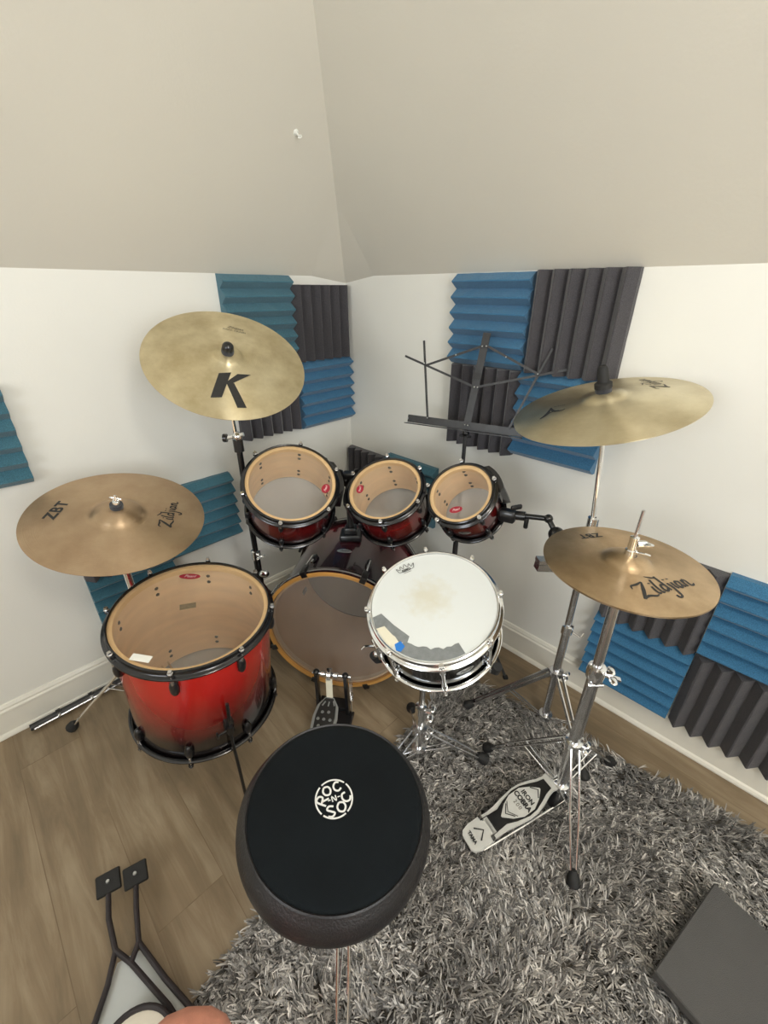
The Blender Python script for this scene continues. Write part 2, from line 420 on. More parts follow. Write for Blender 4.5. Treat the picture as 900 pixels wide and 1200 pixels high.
# ------------------------------------------------------------------ acoustic foam
def foam_panel(fn, s0, z0, vertical, mat, label, tilt=0, size=.3055, depth=.05, teeth=6, loc=None):
    """sawtooth foam tile: 6 ridges"""
    mb = MB(); w = size/teeth; base = .018; h = size/2; rnd = random.Random(int(s0*1000)+int(z0*77))
    prof = [(-h, 0)]
    for i in range(teeth):
        prof += [(-h+i*w+.0015, base), (-h+(i+.46)*w, depth), (-h+(i+.54)*w, depth)]
    prof += [(h-.0015, base), (h, 0)]
    n = len(prof); nc = 8; vs = []
    for k in range(nc+1):
        u = -h+size*k/nc
        for (a, o) in prof:
            j = rnd.uniform(-.0006, .0006)
            vs.append((u, o+(j if o > 0 else 0), a+j) if not vertical else (a+j, o+(j if o > 0 else 0), u))
    fs = []
    for k in range(nc):
        for i in range(n): fs.append((k*n+i, k*n+(i+1) % n, (k+1)*n+(i+1) % n, (k+1)*n+i))
    fs += [tuple(range(n)), tuple(nc*n+i for i in range(n-1, -1, -1))]
    mb.add(vs, fs, mat)
    o = mb.build('acoustic_foam_panel', smooth=0)
    P = fn(s0+h, z0+h, .001); dx = (fn(1, 0)-fn(0, 0)); dn = fn(0, 0, 1)-fn(0, 0, 0)
    rot = M((dx, dn, V((0, 0, 1)))).transposed() @ M.Rotation(R_(tilt), 3, 'Y')
    o.matrix_world = M.Translation(P) @ rot.to_4x4()
    return tag(o, label, 'foam panel', 'wedge foam panels on the walls')
G = foam_panel
G(LW, .318, 1.212, 0, FTEAL, 'teal blue wedge foam panel top left of corner cluster, touching ceiling edge')
G(LW, .008, 1.178, 1, FCHAR, 'charcoal ridged foam panel beside the corner, right of teal ceiling-edge panel')
G(LW, .008, .872, 0, FBLUE, 'blue wedge foam panel in the corner below the small charcoal panel', .8)
G(LW, .318, .885, 1, FCHAR, 'charcoal foam panel mostly hidden behind the K cymbal')
G(LW, 1.352, .915, 0, FTEAL, 'teal wedge foam panel cut off by left photo edge', -1)
G(LW, .708, .456, 0, FTEAL, 'teal wedge foam panel between the lower left cymbal and largest mounted tom', .5)
G(LW, 1.018, .5, 1, FCHAR, 'dark foam panel peeking out under the lower left cymbal')
G(LW, 1.018, .195, 0, FTEAL, 'teal foam panel behind the floor tom rim, below dark one')
G(RW, .649, 1.211, 0, FBLUE, 'blue wedge foam panel behind top of music stand, under ceiling edge')
G(RW, .957, 1.213, 1, FCHAR, 'large charcoal vertical ridge foam panel above the upper right cymbal')
G(RW, .65, .904, 1, FCHAR, 'charcoal vertical ridge foam panel behind the music stand ledge')
G(RW, .956, .912, 0, FBLUE, 'blue foam panel behind left half of upper right cymbal')
G(RW, .01, .415, 1, FCHAR, 'charcoal foam panel low in corner behind the middle tom')
G(RW, .30, .443, 0, FTEAL, 'teal foam panel corner showing between middle and smallest tom')
G(RW, 1.392, .112, 0, FBLUE, 'blue wedge foam panel behind hi-hat stand, just above baseboard', .6)
G(RW, 1.392, .419, 1, FCHAR, 'charcoal foam panel behind the hi-hat cymbals')
G(RW, 1.700, .425, 0, FBLUE, 'blue wedge foam panel at right photo edge, right of hi-hat')
G(RW, 1.700, .118, 1, FCHAR, 'charcoal ridge foam panel low at right photo edge')

# ------------------------------------------------------------------ rug
def rug():
    corner = V((.312, 1.335, 0)); e1 = V((.7907, -.6122, 0)); e2 = V((-.6122, -.7907, 0)); A, B = 1.55, 1.5
    mb = MB(); nx, ny = 60, 60
    vs = []; fs = []
    for j in range(ny+1):
        for i in range(nx+1):
            p = corner+e1*(A*i/nx)+e2*(B*j/ny); edge = min(i, j, nx-i, ny-j)
            vs.append((p.x, p.y, .004 if edge == 0 else .012+.004*math.sin(i*1.7)*math.cos(j*1.3)))
    for j in range(ny):
        for i in range(nx): a = j*(nx+1)+i; fs.append((a, a+nx+1, a+nx+2, a+1))
    mb.add(vs, fs, pmat('rug_backing', srgb(70, 66, 60), .95, noise=.3, nscale=40))
    root = mb.build('shaggy_rug'); tag(root, 'shaggy mottled grey rug under snare and hi-hat stand', 'rug')
    N = 120000
    a = rng.random(N)**1.0; b = rng.random(N)
    # more fibres where the lens sees them
    X = corner.x+e1.x*A*a+e2.x*B*b; Y = corner.y+e1.y*A*a+e2.y*B*b
    keep = (Y > .22); X = X[keep]; Y = Y[keep]; a = a[keep]; b = b[keep]; N = len(X)
    # swirling lay of the pile, in tufts
    gx, gy = np.round((X+.004*np.sin(Y*90))/.011), np.round((Y+.004*np.sin(X*80))/.011)
    h = np.abs(np.sin(gx*12.9898+gy*78.233)*43758.5453) % 1
    h2 = np.abs(np.sin(gx*39.346+gy*11.135)*24634.6345) % 1
    ang = 1.3*np.sin(X*7+1.2*np.cos(Y*5))+1.5*np.cos(Y*9+1.5*np.sin(X*4))-1.3+(h-.5)*2.6+(rng.random(N)-.5)*1.1
    Ln = .022+.024*rng.random(N); lean = .45+.7*h2+.3*rng.random(N); wd = .0010+.0009*rng.random(N)
    dx, dy = np.cos(ang), np.sin(ang); K = 4
    P = np.zeros((N, K+1, 2, 3))
    x = X.copy(); y = Y.copy(); z = np.full(N, .006); th = lean*.35
    for k in range(K+1):
        w = wd*(1 if k < K else .35)
        P[:, k, 0, 0] = x-dy*w; P[:, k, 0, 1] = y+dx*w; P[:, k, 1, 0] = x+dy*w; P[:, k, 1, 1] = y-dx*w
        P[:, k, 0, 2] = z; P[:, k, 1, 2] = z+wd*.6
        s = Ln/K; x = x+dx*np.sin(th)*s; y = y+dy*np.sin(th)*s; z = np.maximum(z+np.cos(th)*s, .006); th = th+lean*.42
        ang2 = ang+k*.25*(h-.5); dx, dy = np.cos(ang2), np.sin(ang2)
    me = bpy.data.meshes.new('pile'); nv = N*(K+1)*2; nf = N*K
    me.vertices.add(nv); me.vertices.foreach_set('co', P.reshape(-1))
    base = (np.arange(N)*(K+1)*2)[:, None]+np.arange(K)[None]*2
    q = np.stack([base, base+1, base+3, base+2], -1).reshape(-1)
    me.loops.add(nf*4); me.loops.foreach_set('vertex_index', q.astype(np.int32))
    me.polygons.add(nf); me.polygons.foreach_set('loop_start', np.arange(nf, dtype=np.int32)*4)
    me.polygons.foreach_set('use_smooth', np.ones(nf, bool)); me.update(calc_edges=True)
    tone = np.clip(.09+.42*h2**1.6+.75*(rng.random(N)**3.0)-.06*h, .03, 1)
    tone = tone*(1+.22*np.sin(X*11+2*np.sin(Y*8))*np.cos(Y*9))
    col = np.zeros((N, 4)); col[:, 0] = tone*.86; col[:, 1] = tone*.82; col[:, 2] = tone*.765; col[:, 3] = 1
    colv = np.repeat(col, (K+1)*2, axis=0)
    at = me.color_attributes.new('yarn', 'FLOAT_COLOR', 'POINT'); at.data.foreach_set('color', colv.reshape(-1).astype(np.float32))
    m, nt, p, out = newmat('rug_yarn')
    an = nt.nodes.new('ShaderNodeAttribute'); an.attribute_name = 'yarn'; nt.links.new(an.outputs['Color'], p.inputs['Base Color'])
    p.inputs['Roughness'].default_value = .55; p.inputs['Sheen Weight'].default_value = .3
    me.materials.append(m)
    o = bpy.data.objects.new('pile', me); COL.objects.link(o); o.parent = root; o['kind'] = 'stuff'
rug()

# ------------------------------------------------------------------ drums
def lug_mesh(mat, mat2, h=.036, w=.016):
    mb = MB()
    mb.ball((0, 0, 0), 1, mat, 14, 10, sc=(.011, w/2, h/2))
    mb.box((-.004, 0, 0), (.008, w*.8, h*.8), mat, bev=.003)
    mb.tube([(.004, 0, h*.3), (.004, 0, h*.75)], .004, mat2, 10)
    return mb
def rod_mesh(mat, R, rs, z_hoop, z_lug, up=1):
    """tension rod outside the hoop with claw ear and square head"""
    mb = MB(); x = rs+.012
    mb.tube([(x, 0, z_lug), (x, 0, z_hoop+up*.006)], .0026, mat, 8)
    mb.box((x, 0, z_hoop+up*.008), (.008, .008, .008), mat)
    mb.lathe([(0.003, 0), (.0065, 0), (.0065, .003), (.003, .003)], mat, 12, xf=M.Translation((x, 0, z_hoop+(up*.0015 if up > 0 else -.0045))))
    mb.box((x-.004, 0, z_hoop-up*.004), (.016, .014, .007), BLACKN if mat is not CHROME else CHROME, bev=.002)
    return mb
def hoop_prof(R, z, up, w=.0135):
    """triple flanged hoop, z = outer edge height, up=+1 for the top one"""
    f = lambda r, zz: (r, z+up*zz)
    return [f(R-w, 0), f(R-w+.003, .0015), f(R-w+.006, 0), f(R-w+.0055, -.010), f(R-.005, -.014), f(R, -.0145), f(R+.003, -.017), f(R+.003, -.021), f(R-.001, -.024), f(R-.008, -.023),
            f(R-w, -.014)]
def drum(name, label, cat, top, n, R, depth, nl, phase, shellmat, hoopmat, lugm, rodm, headmat_, resomat, grp, lug_z=None, inner=MAPLE, edge=MAPLEE, badge=None, chrome_line=False):
    rot = frame(n); nn = V(n).normalized()
    root = thing(name, label, cat, V(top)-nn*depth, rot, grp)
    rs = R-.013; ri = rs-.009; zt = depth-.006; zb = .006
    # shell
    mb = MB()
    mb.lathe([(rs, zb), (rs, zt), (rs-.003, zt+.001), (ri-.003, zt-.001), (ri-.004, zt-.016), (ri, zt-.018), (ri, zb+.006), (rs, zb)], None, 96,
             mats=[shellmat, edge, edge, edge, edge, inner, edge])
    mb.build('shell', root, 40)
    MB().disc(rs-.0015, zt+.0025, headmat_, 96).build('batter_head', root)
    MB().disc(rs-.0015, zb-.002, resomat, 96).build('bottom_head', root)
    for up, z, nm in ((1, depth, 'top_hoop'), (-1, 0, 'bottom_hoop')):
        h = MB(); pr = hoop_prof(R, z, up); h.lathe(pr, hoopmat, 96, closed=True)
        o = h.build(nm, root, 50)
    zl = lug_z or .05
    a0 = lug_mesh(lugm, rodm)
    first = {}
    for k in range(nl):
        ang = phase+360*k/nl
        for up in (1, -1):
            z = depth-zl if up > 0 else zl
            if up not in first:
                mb = lug_mesh(lugm, rodm, *((.054, .024) if R > .2 else (.038, .018)))
                if up < 0: mb.v = [(x, y, -zz) for (x, y, zz) in mb.v]; mb.f = [f[::-1] for f in mb.f]
                o = mb.build('lug', root)
                r = rod_mesh(rodm, R, rs, depth if up > 0 else 0, z+up*.02, up).build('tension_rod', root)
                first[up] = (o, r)
            else:
                o0, r0 = first[up]
                o = o0.copy(); r = r0.copy(); COL.objects.link(o); COL.objects.link(r); o.parent = root; r.parent = root
            o.location = (math.cos(R_(ang))*(rs+.006), math.sin(R_(ang))*(rs+.006), z); o.rotation_euler = (0, 0, R_(ang))
            r.rotation_euler = (0, 0, R_(ang))
    # screw heads on the inner wall
    sc = MB().lathe([(0, .003), (.004, .0025), (.006, 0)], HOLE, 12).build('screw', root); o = sc; cnt = 0
    for k in range(nl):
        ang = R_(phase+360*k/nl)
        for z in (depth-zl-.012, depth-zl+.012, zl-.012, zl+.012):
            if cnt: o = sc.copy(); COL.objects.link(o); o.parent = root
            cnt += 1
            o.matrix_local = M.Rotation(ang, 4, 'Z') @ M.Translation((ri-.0005, 0, z)) @ M.Rotation(-PI/2, 4, 'Y')
    return root, rs, zt+.0028
def oval(root, name, c, a, b, ang, z, mat, txt=None, tm=PINKW, ts=.012, base=None):
    mb = MB(); d = (math.cos(R_(ang)), math.sin(R_(ang)))
    fn = place2(c, d, base or (lambda x, y: (x, y, z)))
    pts = [(a*math.cos(t), b*math.sin(t)) for t in np.linspace(0, 2*PI, 29)[:-1]]
    mb.poly(pts, mat, fn)
    o = mb.build(name, root, 0)
    if txt:
        fn2 = place2(c, d, (lambda x, y: (x, y, z+.0006)) if base is None else (lambda x, y: V(base(x, y))*1.002))
        t = MB(); text_mesh(txt, ts, t, tm, fn2, shear=.3, bold=.0003); t.build('badge_writing', o, 0)
    return o

DK = (.006, .004, .004, 1)
FTM = burst('floor_tom_lacquer', .02, .40, DK, srgb(168, 22, 16), srgb(184, 28, 20))
T1M = burst('tom_lacquer_large', .0, .17, DK, srgb(104, 12, 12), srgb(70, 8, 10))
T2M = burst('tom_lacquer_medium', .0, .15, DK, srgb(112, 12, 12), srgb(70, 8, 10))
T3M = burst('tom_lacquer_small', .0, .14, DK, srgb(96, 12, 12), srgb(50, 8, 10))
BDM = burst('bass_drum_lacquer', .36, .08, (.012, .004, .008, 1), srgb(70, 8, 20), srgb(105, 12, 28))

# floor tom
ft, rs, zh = drum('floor_tom', 'large red-to-black burst floor tom on legs, left of bass drum', 'drum', (-.535, .942, .672), (.105, -.07, .99), .218, .395, 8, -82,
      FTM, BLACKN, BLACKM, STEEL, CLEAR, RESO, None, lug_z=.058)
oval(ft, 'head_logo', (-.058, .137), .031, .0125, 5, zh, REDB, 'Pearl', ts=.016)
mb = MB()
mb.poly([(-.036, -.006), (.004, .010), (-.002, .032), (-.040, .016)], INKF, lambda x, y: (x-.002, y, .395-.150)); 
fl_ = MB(); fl_.box((0, 0, 0), (.042, .020, .001), pmat('grey_label', srgb(120, 106, 84), .6, noise=.25, nscale=300)); o = fl_.build('paper_label', ft, 0); o.location = (-.016, .012, zh+.001); o.rotation_euler = (0, 0, R_(22))
o = MB().box((0, 0, 0), (.050, .020, .001), WHITEP, bev=.0004).build('white_sticker', ft, 0); o.location = (-.058, -.172, zh+.001); o.rotation_euler = (0, 0, R_(-6))
FTR = frame((.105, -.07, .99)); FTB = V((-.535, .942, .672))-V((.105, -.07, .99)).normalized()*.395
for ang, r1 in ((-52, .045), (62, .04), (165, .03)):
    d = V((math.cos(R_(ang)), math.sin(R_(ang)), 0)); inv = FTR.transposed()
    foot_w = FTB+FTR @ (d*(.205+r1)); foot_w.z = .012; fl = inv @ (foot_w-FTB)
    topp = d*.225+V((0, 0, .24)); mid = d*.225+V((0, 0, .08))
    lg = MB().tube([topp, topp*.5+mid*.5, mid, mid*.6+fl*.4+d*.004, fl], .0048, BLACKN, 10).build('leg', ft)
    bl = fl-inv @ V((0, 0, .006)); 
    MB().ball(fl, .014, RUBBER, 12, 8).build('rubber_foot', lg)
    br = MB(); rr = M.Rotation(R_(ang), 3, 'Z')
    br.box(d*.212+V((0, 0, .13)), (.022, .026, .05), BLACKM, rr, bev=.005)
    br.tube([d*.226+V((0, 0, .115)), d*.226+V((0, 0, .145))], .010, BLACKN, 12)
    br.tube([d*.226+rr @ V((0, -.012, 0))+V((0, 0, .13)), d*.226+rr @ V((0, -.034, 0))+V((0, 0, .13))], .0035, BLACKM, 8)
    br.box(d*.226+rr @ V((0, -.036, 0))+V((0, 0, .13)), (.006, .005, .03), BLACKM, rr, bev=.002)
    br.build('leg_bracket', ft)

# rack toms
tg = 'rack toms above the bass drum'
t1, rs1, z1 = drum('rack_tom', 'largest rack tom, leftmost of the three small red drums', 'drum', (-.316, 1.35, .883), (.193, -.546, .815), .165, .205, 6, -96,
      T1M, BLACKN, BLACKM, STEEL, CLEAR, RESO, tg)
oval(t1, 'head_logo', (.118, -.012), .019, .014, 75, z1, REDB, 'Pearl', ts=.011)
t2, rs2, z2 = drum('rack_tom', 'middle-sized rack tom, centre of the three small red drums', 'drum', (.001, 1.348, .861), (-.238, -.47, .85), .14, .18, 6, -95,
      T2M, BLACKN, BLACKM, STEEL, CLEAR, RESO, tg)
oval(t2, 'head_logo', (-.088, .012), .018, .013, 85, z2, REDB, 'Pearl', ts=.011)
t3, rs3, z3 = drum('rack_tom', 'smallest rack tom, rightmost of the three, held by black arm', 'drum', (.24, 1.241, .892), (-.426, -.529, .734), .115, .165, 5, -62,
      T3M, BLACKN, BLACKM, STEEL, CLEAR, RESO, tg, lug_z=.042)
oval(t3, 'head_logo', (-.018, -.056), .021, .011, 0, z3, REDB, 'Pearl', ts=.011)
def shell_badge(root, ang, r, z, a, b, writing='Pearl'):
    """oval metal badge wrapped on a shell; ang = side, local"""
    base = lambda x, y: (r*math.cos(R_(ang)+x/r), r*math.sin(R_(ang)+x/r), z+y)
    oval(root, 'badge', (0, 0), a, b, 0, 0, SILVER, writing, tm=INK, ts=b*1.3, base=base)
shell_badge(t3, -100, rs3+.0012, .075, .021, .009)
# isolation mounts on the toms
def iso_mount(root, R, depth, ang, w, out=.03, tall=.13):
    mb = MB(); rr = M.Rotation(R_(ang), 3, 'Z'); pts_o = []
    n = 10; vs = []; fs = []
    for i in range(n+1):
        a = R_(ang)+R_(w)*(i/n-.5)
        bulge = out if 2 <= i <= n-2 else out*.55
        for (r_, z) in ((R+.004, depth-.03), (R+bulge, depth-.03), (R+bulge, depth-.03-tall), (R+.004, depth-.03-tall)):
            if abs(i-n/2) > n*.3 and z < depth-.05: z = depth-.075
            vs.append((r_*math.cos(a), r_*math.sin(a), z))
    for i in range(n):
        for k in range(4): fs.append((i*4+k, i*4+(k+1) % 4, (i+1)*4+(k+1) % 4, (i+1)*4+k))
    fs += [(0, 1, 2, 3), (n*4+3, n*4+2, n*4+1, n*4)]
    mb.add(vs, fs, BLACKM)
    for s in (-1, 1):
        a = R_(ang+s*w*.42); mb.lathe([(0, .008), (.007, .008), (.009, 0), (.009, -.02), (0, -.02)], BLACKN, 14, xf=M.Translation((R*math.cos(a)*1.07, R*math.sin(a)*1.07, depth-.026)))
    o = mb.build('isolation_mount', root, 30)
    return o
iso_mount(t1, .153, .205, 22, 62, .032); iso_mount(t2, .128, .18, 168, 70, .03); iso_mount(t3, .103, .165, 22, 72, .03, .11)

# ------------------------------------------------------------------ bass drum
BDn = V((-.1645, -.9864, 0)).normalized(); BDc = V((-.1825, 1.255, .287))
BDD = .43
bx = V((-BDn.y, BDn.x, 0)); BDR = M((bx, V((0, 0, 1)).cross(bx)*-1, BDn))  # placeholder, rebuilt below
bz = BDn; bxx = V((0, 0, 1)).cross(bz).normalized(); byy = bz.cross(bxx); BDR = M((bxx, byy, bz)).transposed()
bd = thing('bass_drum', 'large dark red bass drum with amber wooden hoop in the corner', 'drum', BDc-BDn*BDD, BDR)
Rb, rsb = .285, .270
mb = MB(); mb.lathe([(rsb, .03), (rsb, BDD-.03), (rsb-.003, BDD-.012), (rsb-.010, BDD-.012), (rsb-.012, BDD-.03), (rsb-.012, .03), (rsb, .03)], None, 128,
                    mats=[BDM, MAPLEE, MAPLEE, MAPLE, pmat('bass_shell_inside', srgb(222, 178, 126), .5, noise=.12, nscale=6), MAPLEE])
mb.build('shell', bd, 40)
MB().disc(rsb-.001, BDD-.010, AMBER, 96).build('batter_head', bd)
MB().disc(rsb-.001, .012, pmat('grey_front_head', srgb(120, 118, 116), .35, noise=.05), 96).build('front_head', bd)
def bhoop(z0, z1, nm, HOOPW=HOOPW):
    h = MB(); zz = sorted((z0, z1)); a, b = zz
    m0 = pmat('dark_hoop_lacquer', (.02, .006, .008, 1), .25, coat=.6)
    s1 = SILVER
    h.lathe([(Rb-.014, a), (Rb-.002, a), (Rb, a+.003), (Rb, a+.014), (Rb+.0006, a+.015), (Rb+.0006, a+.021), (Rb, a+.022), (Rb, b-.003), (Rb-.002, b), (Rb-.014, b)], None, 128,
            mats=[HOOPW, HOOPW, m0, s1, s1, s1, m0, HOOPW, HOOPW, HOOPW], closed=True)
    h.build(nm, bd, 40)
bhoop(BDD-.038, BDD, 'batter_hoop'); bhoop(0, .038, 'front_hoop', pmat('front_hoop_lacquer', (.02, .006, .008, 1), .25, coat=.6))
for k in range(8):
    ang = 22.5+45*k
    rr = M.Rotation(R_(ang), 3, 'Z')
    cl = MB(); cl.box(rr @ V((Rb+.001, 0, BDD-.001)), (.026, .024, .010), BLACKM, rr, bev=.003); cl.box(rr @ V((Rb+.008, 0, BDD-.024)), (.012, .022, .052), BLACKM, rr, bev=.003)
    cl.build('claw', bd)
    t_ = MB(); t_.tube([rr @ V((Rb+.013, 0, BDD-.045)), rr @ V((Rb+.008, 0, BDD-.12))], .0032, STEEL, 8)
    t_.build('tension_rod', bd)
    lu = lug_mesh(BLACKM, STEEL, h=.05, w=.02); lu = lu.build('lug', bd); lu.location = rr @ V((rsb+.008, 0, BDD-.125)); lu.rotation_euler = (0, 0, R_(ang))
    if k % 2 == 0 or True:
        c2 = MB(); c2.box(rr @ V((Rb+.001, 0, .001)), (.026, .024, .010), BLACKM, rr, bev=.003); c2.box(rr @ V((Rb+.008, 0, .024)), (.012, .022, .052), BLACKM, rr, bev=.003); c2.build('claw', bd)
for sx in (-1, 1):
    sp_ = MB(); sp_.tube([(sx*.262, -.10, .10), (sx*.285, -.14, .098), (sx*.37, -.272, .07)], .0075, BLACKN, 12); sp_.box((sx*.258, -.09, .10), (.03, .05, .05), BLACKM, bev=.006); sp_ = sp_.build('spur', bd)
    MB().ball((sx*.37, -.272, .07), .013, RUBBER).build('rubber_foot', sp_)
shell_badge_base = lambda x, y: ((rsb+.0015)*math.cos(R_(96)-x/rsb), (rsb+.0015)*math.sin(R_(96)-x/rsb), BDD-.155+(-y)*1)
b_ = MB(); pts = [(.030*math.cos(t), .013*math.sin(t)) for t in np.linspace(0, 2*PI, 29)[:-1]]
BADGE_ANG = 90
def bbase(x, y, k=.0015): return ((rsb+k)*math.cos(R_(BADGE_ANG)-x/rsb), (rsb+k)*math.sin(R_(BADGE_ANG)-x/rsb), BDD-.17-y)
bo = b_.poly(pts, SILVER, bbase).build('badge', bd, 0)
t_ = MB(); text_mesh('Pearl', .016, t_, INK, lambda x, y: bbase(x, y, .0022), shear=.3); t_.build('badge_writing', bo, 0)
# tom holder post on the shell
th = thing('tom_holder', 'black double tom holder post standing on the bass drum shell', 'drum mount', (-.135, 1.525, .557))
mb = MB(); mb.box((0, 0, .012), (.09, .075, .03), BLACKM, bev=.008); mb.box((0, 0, .035), (.05, .05, .04), BLACKM, bev=.006); mb.build('base_plate', th)
MB().tube([(0, 0, .03), (0, 0, .28)], .0145, BLACKM, 16).build('post', th)
for s, e in ((-1, (-.06, -.045, .25)), (1, (.005, -.05, .235))):
    mb = MB(); mb.tube([(0, 0, .25), (s*.03, -.01, .262), V(e)*.95], .010, BLACKM, 12); mb.ball((s*.012, 0, .255), .024, BLACKM); mb.ball(e, .018, BLACKM)
    mb.build('holder_arm', th)
mb = MB(); mb.box((0, .0, .275), (.045, .04, .03), BLACKM, bev=.006); mb.box((.03, -.005, .29), (.02, .008, .03), BLACKM, rz(30), bev=.003); mb.box((-.028, -.005, .288), (.02, .008, .026), BLACKM, rz(-30), bev=.003); mb.build('wing_clamp', th)

# bass drum pedal
pdir = V((-.1645, -.9864, 0)); px_ = V((0, 0, 1)).cross(pdir)     # +x to the right as seen by drummer reversed
pr = M((V((.9864, -.1645, 0)), V((.1645, .9864, 0)), V((0, 0, 1)))).transposed()
pd = thing('bass_drum_pedal', 'black and silver kick pedal clamped to the bass drum hoop', 'pedal', V((-.200, 1.135, 0)), pr)
mb = MB()
for s in (-1, 1):
    mb = MB(); mb.bar((s*.058+.004, .0, .006), (s*.055+.004, .0, .205), .02, .012, BLACKM, (1, 0, 0)); mb.ball((s*.055+.004, 0, .208), .0125, BLACKM); mb.build('post', pd)
MB().box((0, .03, .012), (.12, .05, .018), BLACKM, bev=.004).build('hoop_clamp', pd)
MB().box((.018, -.14, .005), (.135, .30, .008), BLACKM, bev=.003).build('base_plate', pd)
mb = MB(); mb.tube([(-.066, 0, .205), (.080, 0, .205)], .0055, CHROME, 12); mb.lathe([(.0055, -.012), (.010, -.008), (.010, .008), (.0055, .012)], CHROME, 16, xf=M.Translation((-.025, 0, .205)) @ M.Rotation(PI/2, 4, 'Y'))
mb.lathe([(.0055, -.012), (.010, -.008), (.010, .008), (.0055, .012)], CHROME, 16, xf=M.Translation((.022, 0, .205)) @ M.Rotation(PI/2, 4, 'Y')); mb.build('axle', pd)
mb = MB(); mb.tube([(0, 0, .205), (-.002, -.012, .245)], .004, BLACKN, 8); mb.build('beater_rod', pd)
mb = MB(); mb.lathe([(.008, -.009), (.022, -.007), (.022, .007), (.008, .009)], STEEL, 20, xf=M.Translation((0, 0, .205)) @ M.Rotation(PI/2, 4, 'Y')); mb.bar((0, -.012, .195), (0, -.02, .10), .024, .004, CREAM, (0, 1, 0)); mb.build('cam_and_strap', pd)
mb = MB()
for i in range(14):
    t = i/14*2*PI*6
mb.tube([(.078+.006*math.cos(t), .006*math.sin(t), .185-.10*t/(2*PI*10)) for t in np.linspace(0, 2*PI*10, 100)], .0012, CHROME, 6)
mb.tube([(.078, 0, .205), (.078, 0, .185)], .003, CHROME, 8); mb.tube([(.078, 0, .085), (.078, 0, .02)], .003, CHROME, 8); mb.build('spring', pd)
def footboard(fn, outline_half, mat, th=.006):
    """outline_half = list of (y, halfwidth)"""
    L = [(-w, y) for (y, w) in outline_half]; Rr = [(w, y) for (y, w) in reversed(outline_half)]; pts = L+Rr; k = len(pts)
    mb = MB(); vs = [fn(x, y, 0) for x, y in pts]+[fn(x, y, -th) for x, y in pts]; n = len(outline_half)
    fs = []
    for i in range(n-1):
        fs.append((i, i+1, 2*n-2-i, 2*n-1-i)); fs.append((k+i, k+2*n-1-i, k+2*n-2-i, k+i+1))
    fs += [(i, i+k, (i+1) % k+k, (i+1) % k) for i in range(k)]
    mb.add(vs, fs, mat); return mb
SILVM = pmat('cast_footboard', srgb(150, 152, 150), .38, .5, noise=.08, nscale=40)
def kfn(x, y, z):   # y from 0 (near axle) to .27 toward drummer
    return (x*1.15+.002, -.022-y*.985, .108-y*.27+z)
fb = footboard(kfn, [(0, .014), (.012, .022), (.03, .034), (.07, .040), (.11, .038), (.15, .030), (.19, .028), (.26, .030), (.29, .026)], SILVM).build('footboard', pd)
ins = footboard(lambda x, y, z: kfn(x, y, z+.0025), [(.005, .013), (.03, .026), (.07, .031), (.11, .029), (.145, .020)], BLACKM, .002).build('black_inlay', fb)
mb = MB()
for (x, y) in ((-.012, .056), (.008, .054), (-.021, .080), (-.002, .080), (.018, .080), (-.014, .104), (.008, .104)):
    mb.lathe([(0, .003), (.005, .0028), (.006, 0)], SILVM, 14, xf=M.Translation(kfn(x, y, .0028)))
for (x, y, a) in ((-.014, .026, -.3), (.002, .026, 0), (.018, .022, .25)):
    mb.bar(V(kfn(x-a*.012, y-.008, .004)), V(kfn(x+a*.012, y+.008, .004)), .0045, .003, SILVM)
mb.build('traction_dots', fb)

# ------------------------------------------------------------------ snare
SNM = pmat('black_chrome_shell', (.10, .105, .11, 1), .1, 1, noise=.1, nscale=20)
def coated():
    m, nt, p, out = newmat('coated_white_head'); L = nt.links.new
    tc = nt.nodes.new('ShaderNodeTexCoord'); vm = nt.nodes.new('ShaderNodeVectorMath'); vm.operation = 'DISTANCE'
    L(tc.outputs['Object'], vm.inputs[0]); vm.inputs[1].default_value = (-.012, .02, .16)
    n = nt.nodes.new('ShaderNodeTexNoise'); n.inputs['Scale'].default_value = 45; n.inputs['Detail'].default_value = 5; L(tc.outputs['Object'], n.inputs['Vector'])
    ma = nt.nodes.new('ShaderNodeMath'); ma.operation = 'MULTIPLY_ADD'; ma.inputs[1].default_value = .09; L(n.outputs['Fac'], ma.inputs[0]); L(vm.outputs['Value'], ma.inputs[2])
    r = nt.nodes.new('ShaderNodeValToRGB'); e = r.color_ramp.elements
    e[0].position = .055; e[0].color = srgb(213, 211, 196); e[1].position = .125; e[1].color = srgb(222, 226, 224)
    L(ma.outputs[0], r.inputs['Fac']); L(r.outputs['Color'], p.inputs['Base Color']); p.inputs['Roughness'].default_value = .6
    b = nt.nodes.new('ShaderNodeBump'); b.inputs['Strength'].default_value = .1; b.inputs['Distance'].default_value = .001; L(n.outputs['Fac'], b.inputs['Height']); L(b.outputs['Normal'], p.inputs['Normal'])
    return m
sn, rss, zs = drum('snare_drum', 'chrome snare drum with coated white head and grey tape', 'drum', (.136, .949, .69), (-.161, -.306, .938), 0.188, .165, 8, -88,
      SNM, CHROME, CHROME, CHROME, coated(), pmat('snare_bottom_head', srgb(200, 204, 204), .4, noise=.03), None, lug_z=.04, inner=STEEL, edge=CHROME)
for k in range(8):
    a = R_(-88+45*k); rr = M.Rotation(a, 3, 'Z')
    mb = MB(); mb.tube([rr @ V((rss+.011, 0, .024)), rr @ V((rss+.011, 0, .141))], .0048, CHROME, 12)
    for z in (.05, .115): mb.tube([rr @ V((rss-.001, 0, z)), rr @ V((rss+.011, 0, z))], .005, CHROME, 10)
    mb.build('tube_lug', sn)
def flat(pts, mat, nm, lift): 
    return MB().poly(pts, mat, lambda x, y: (x, y, zs+lift)).build(nm, sn, 0)
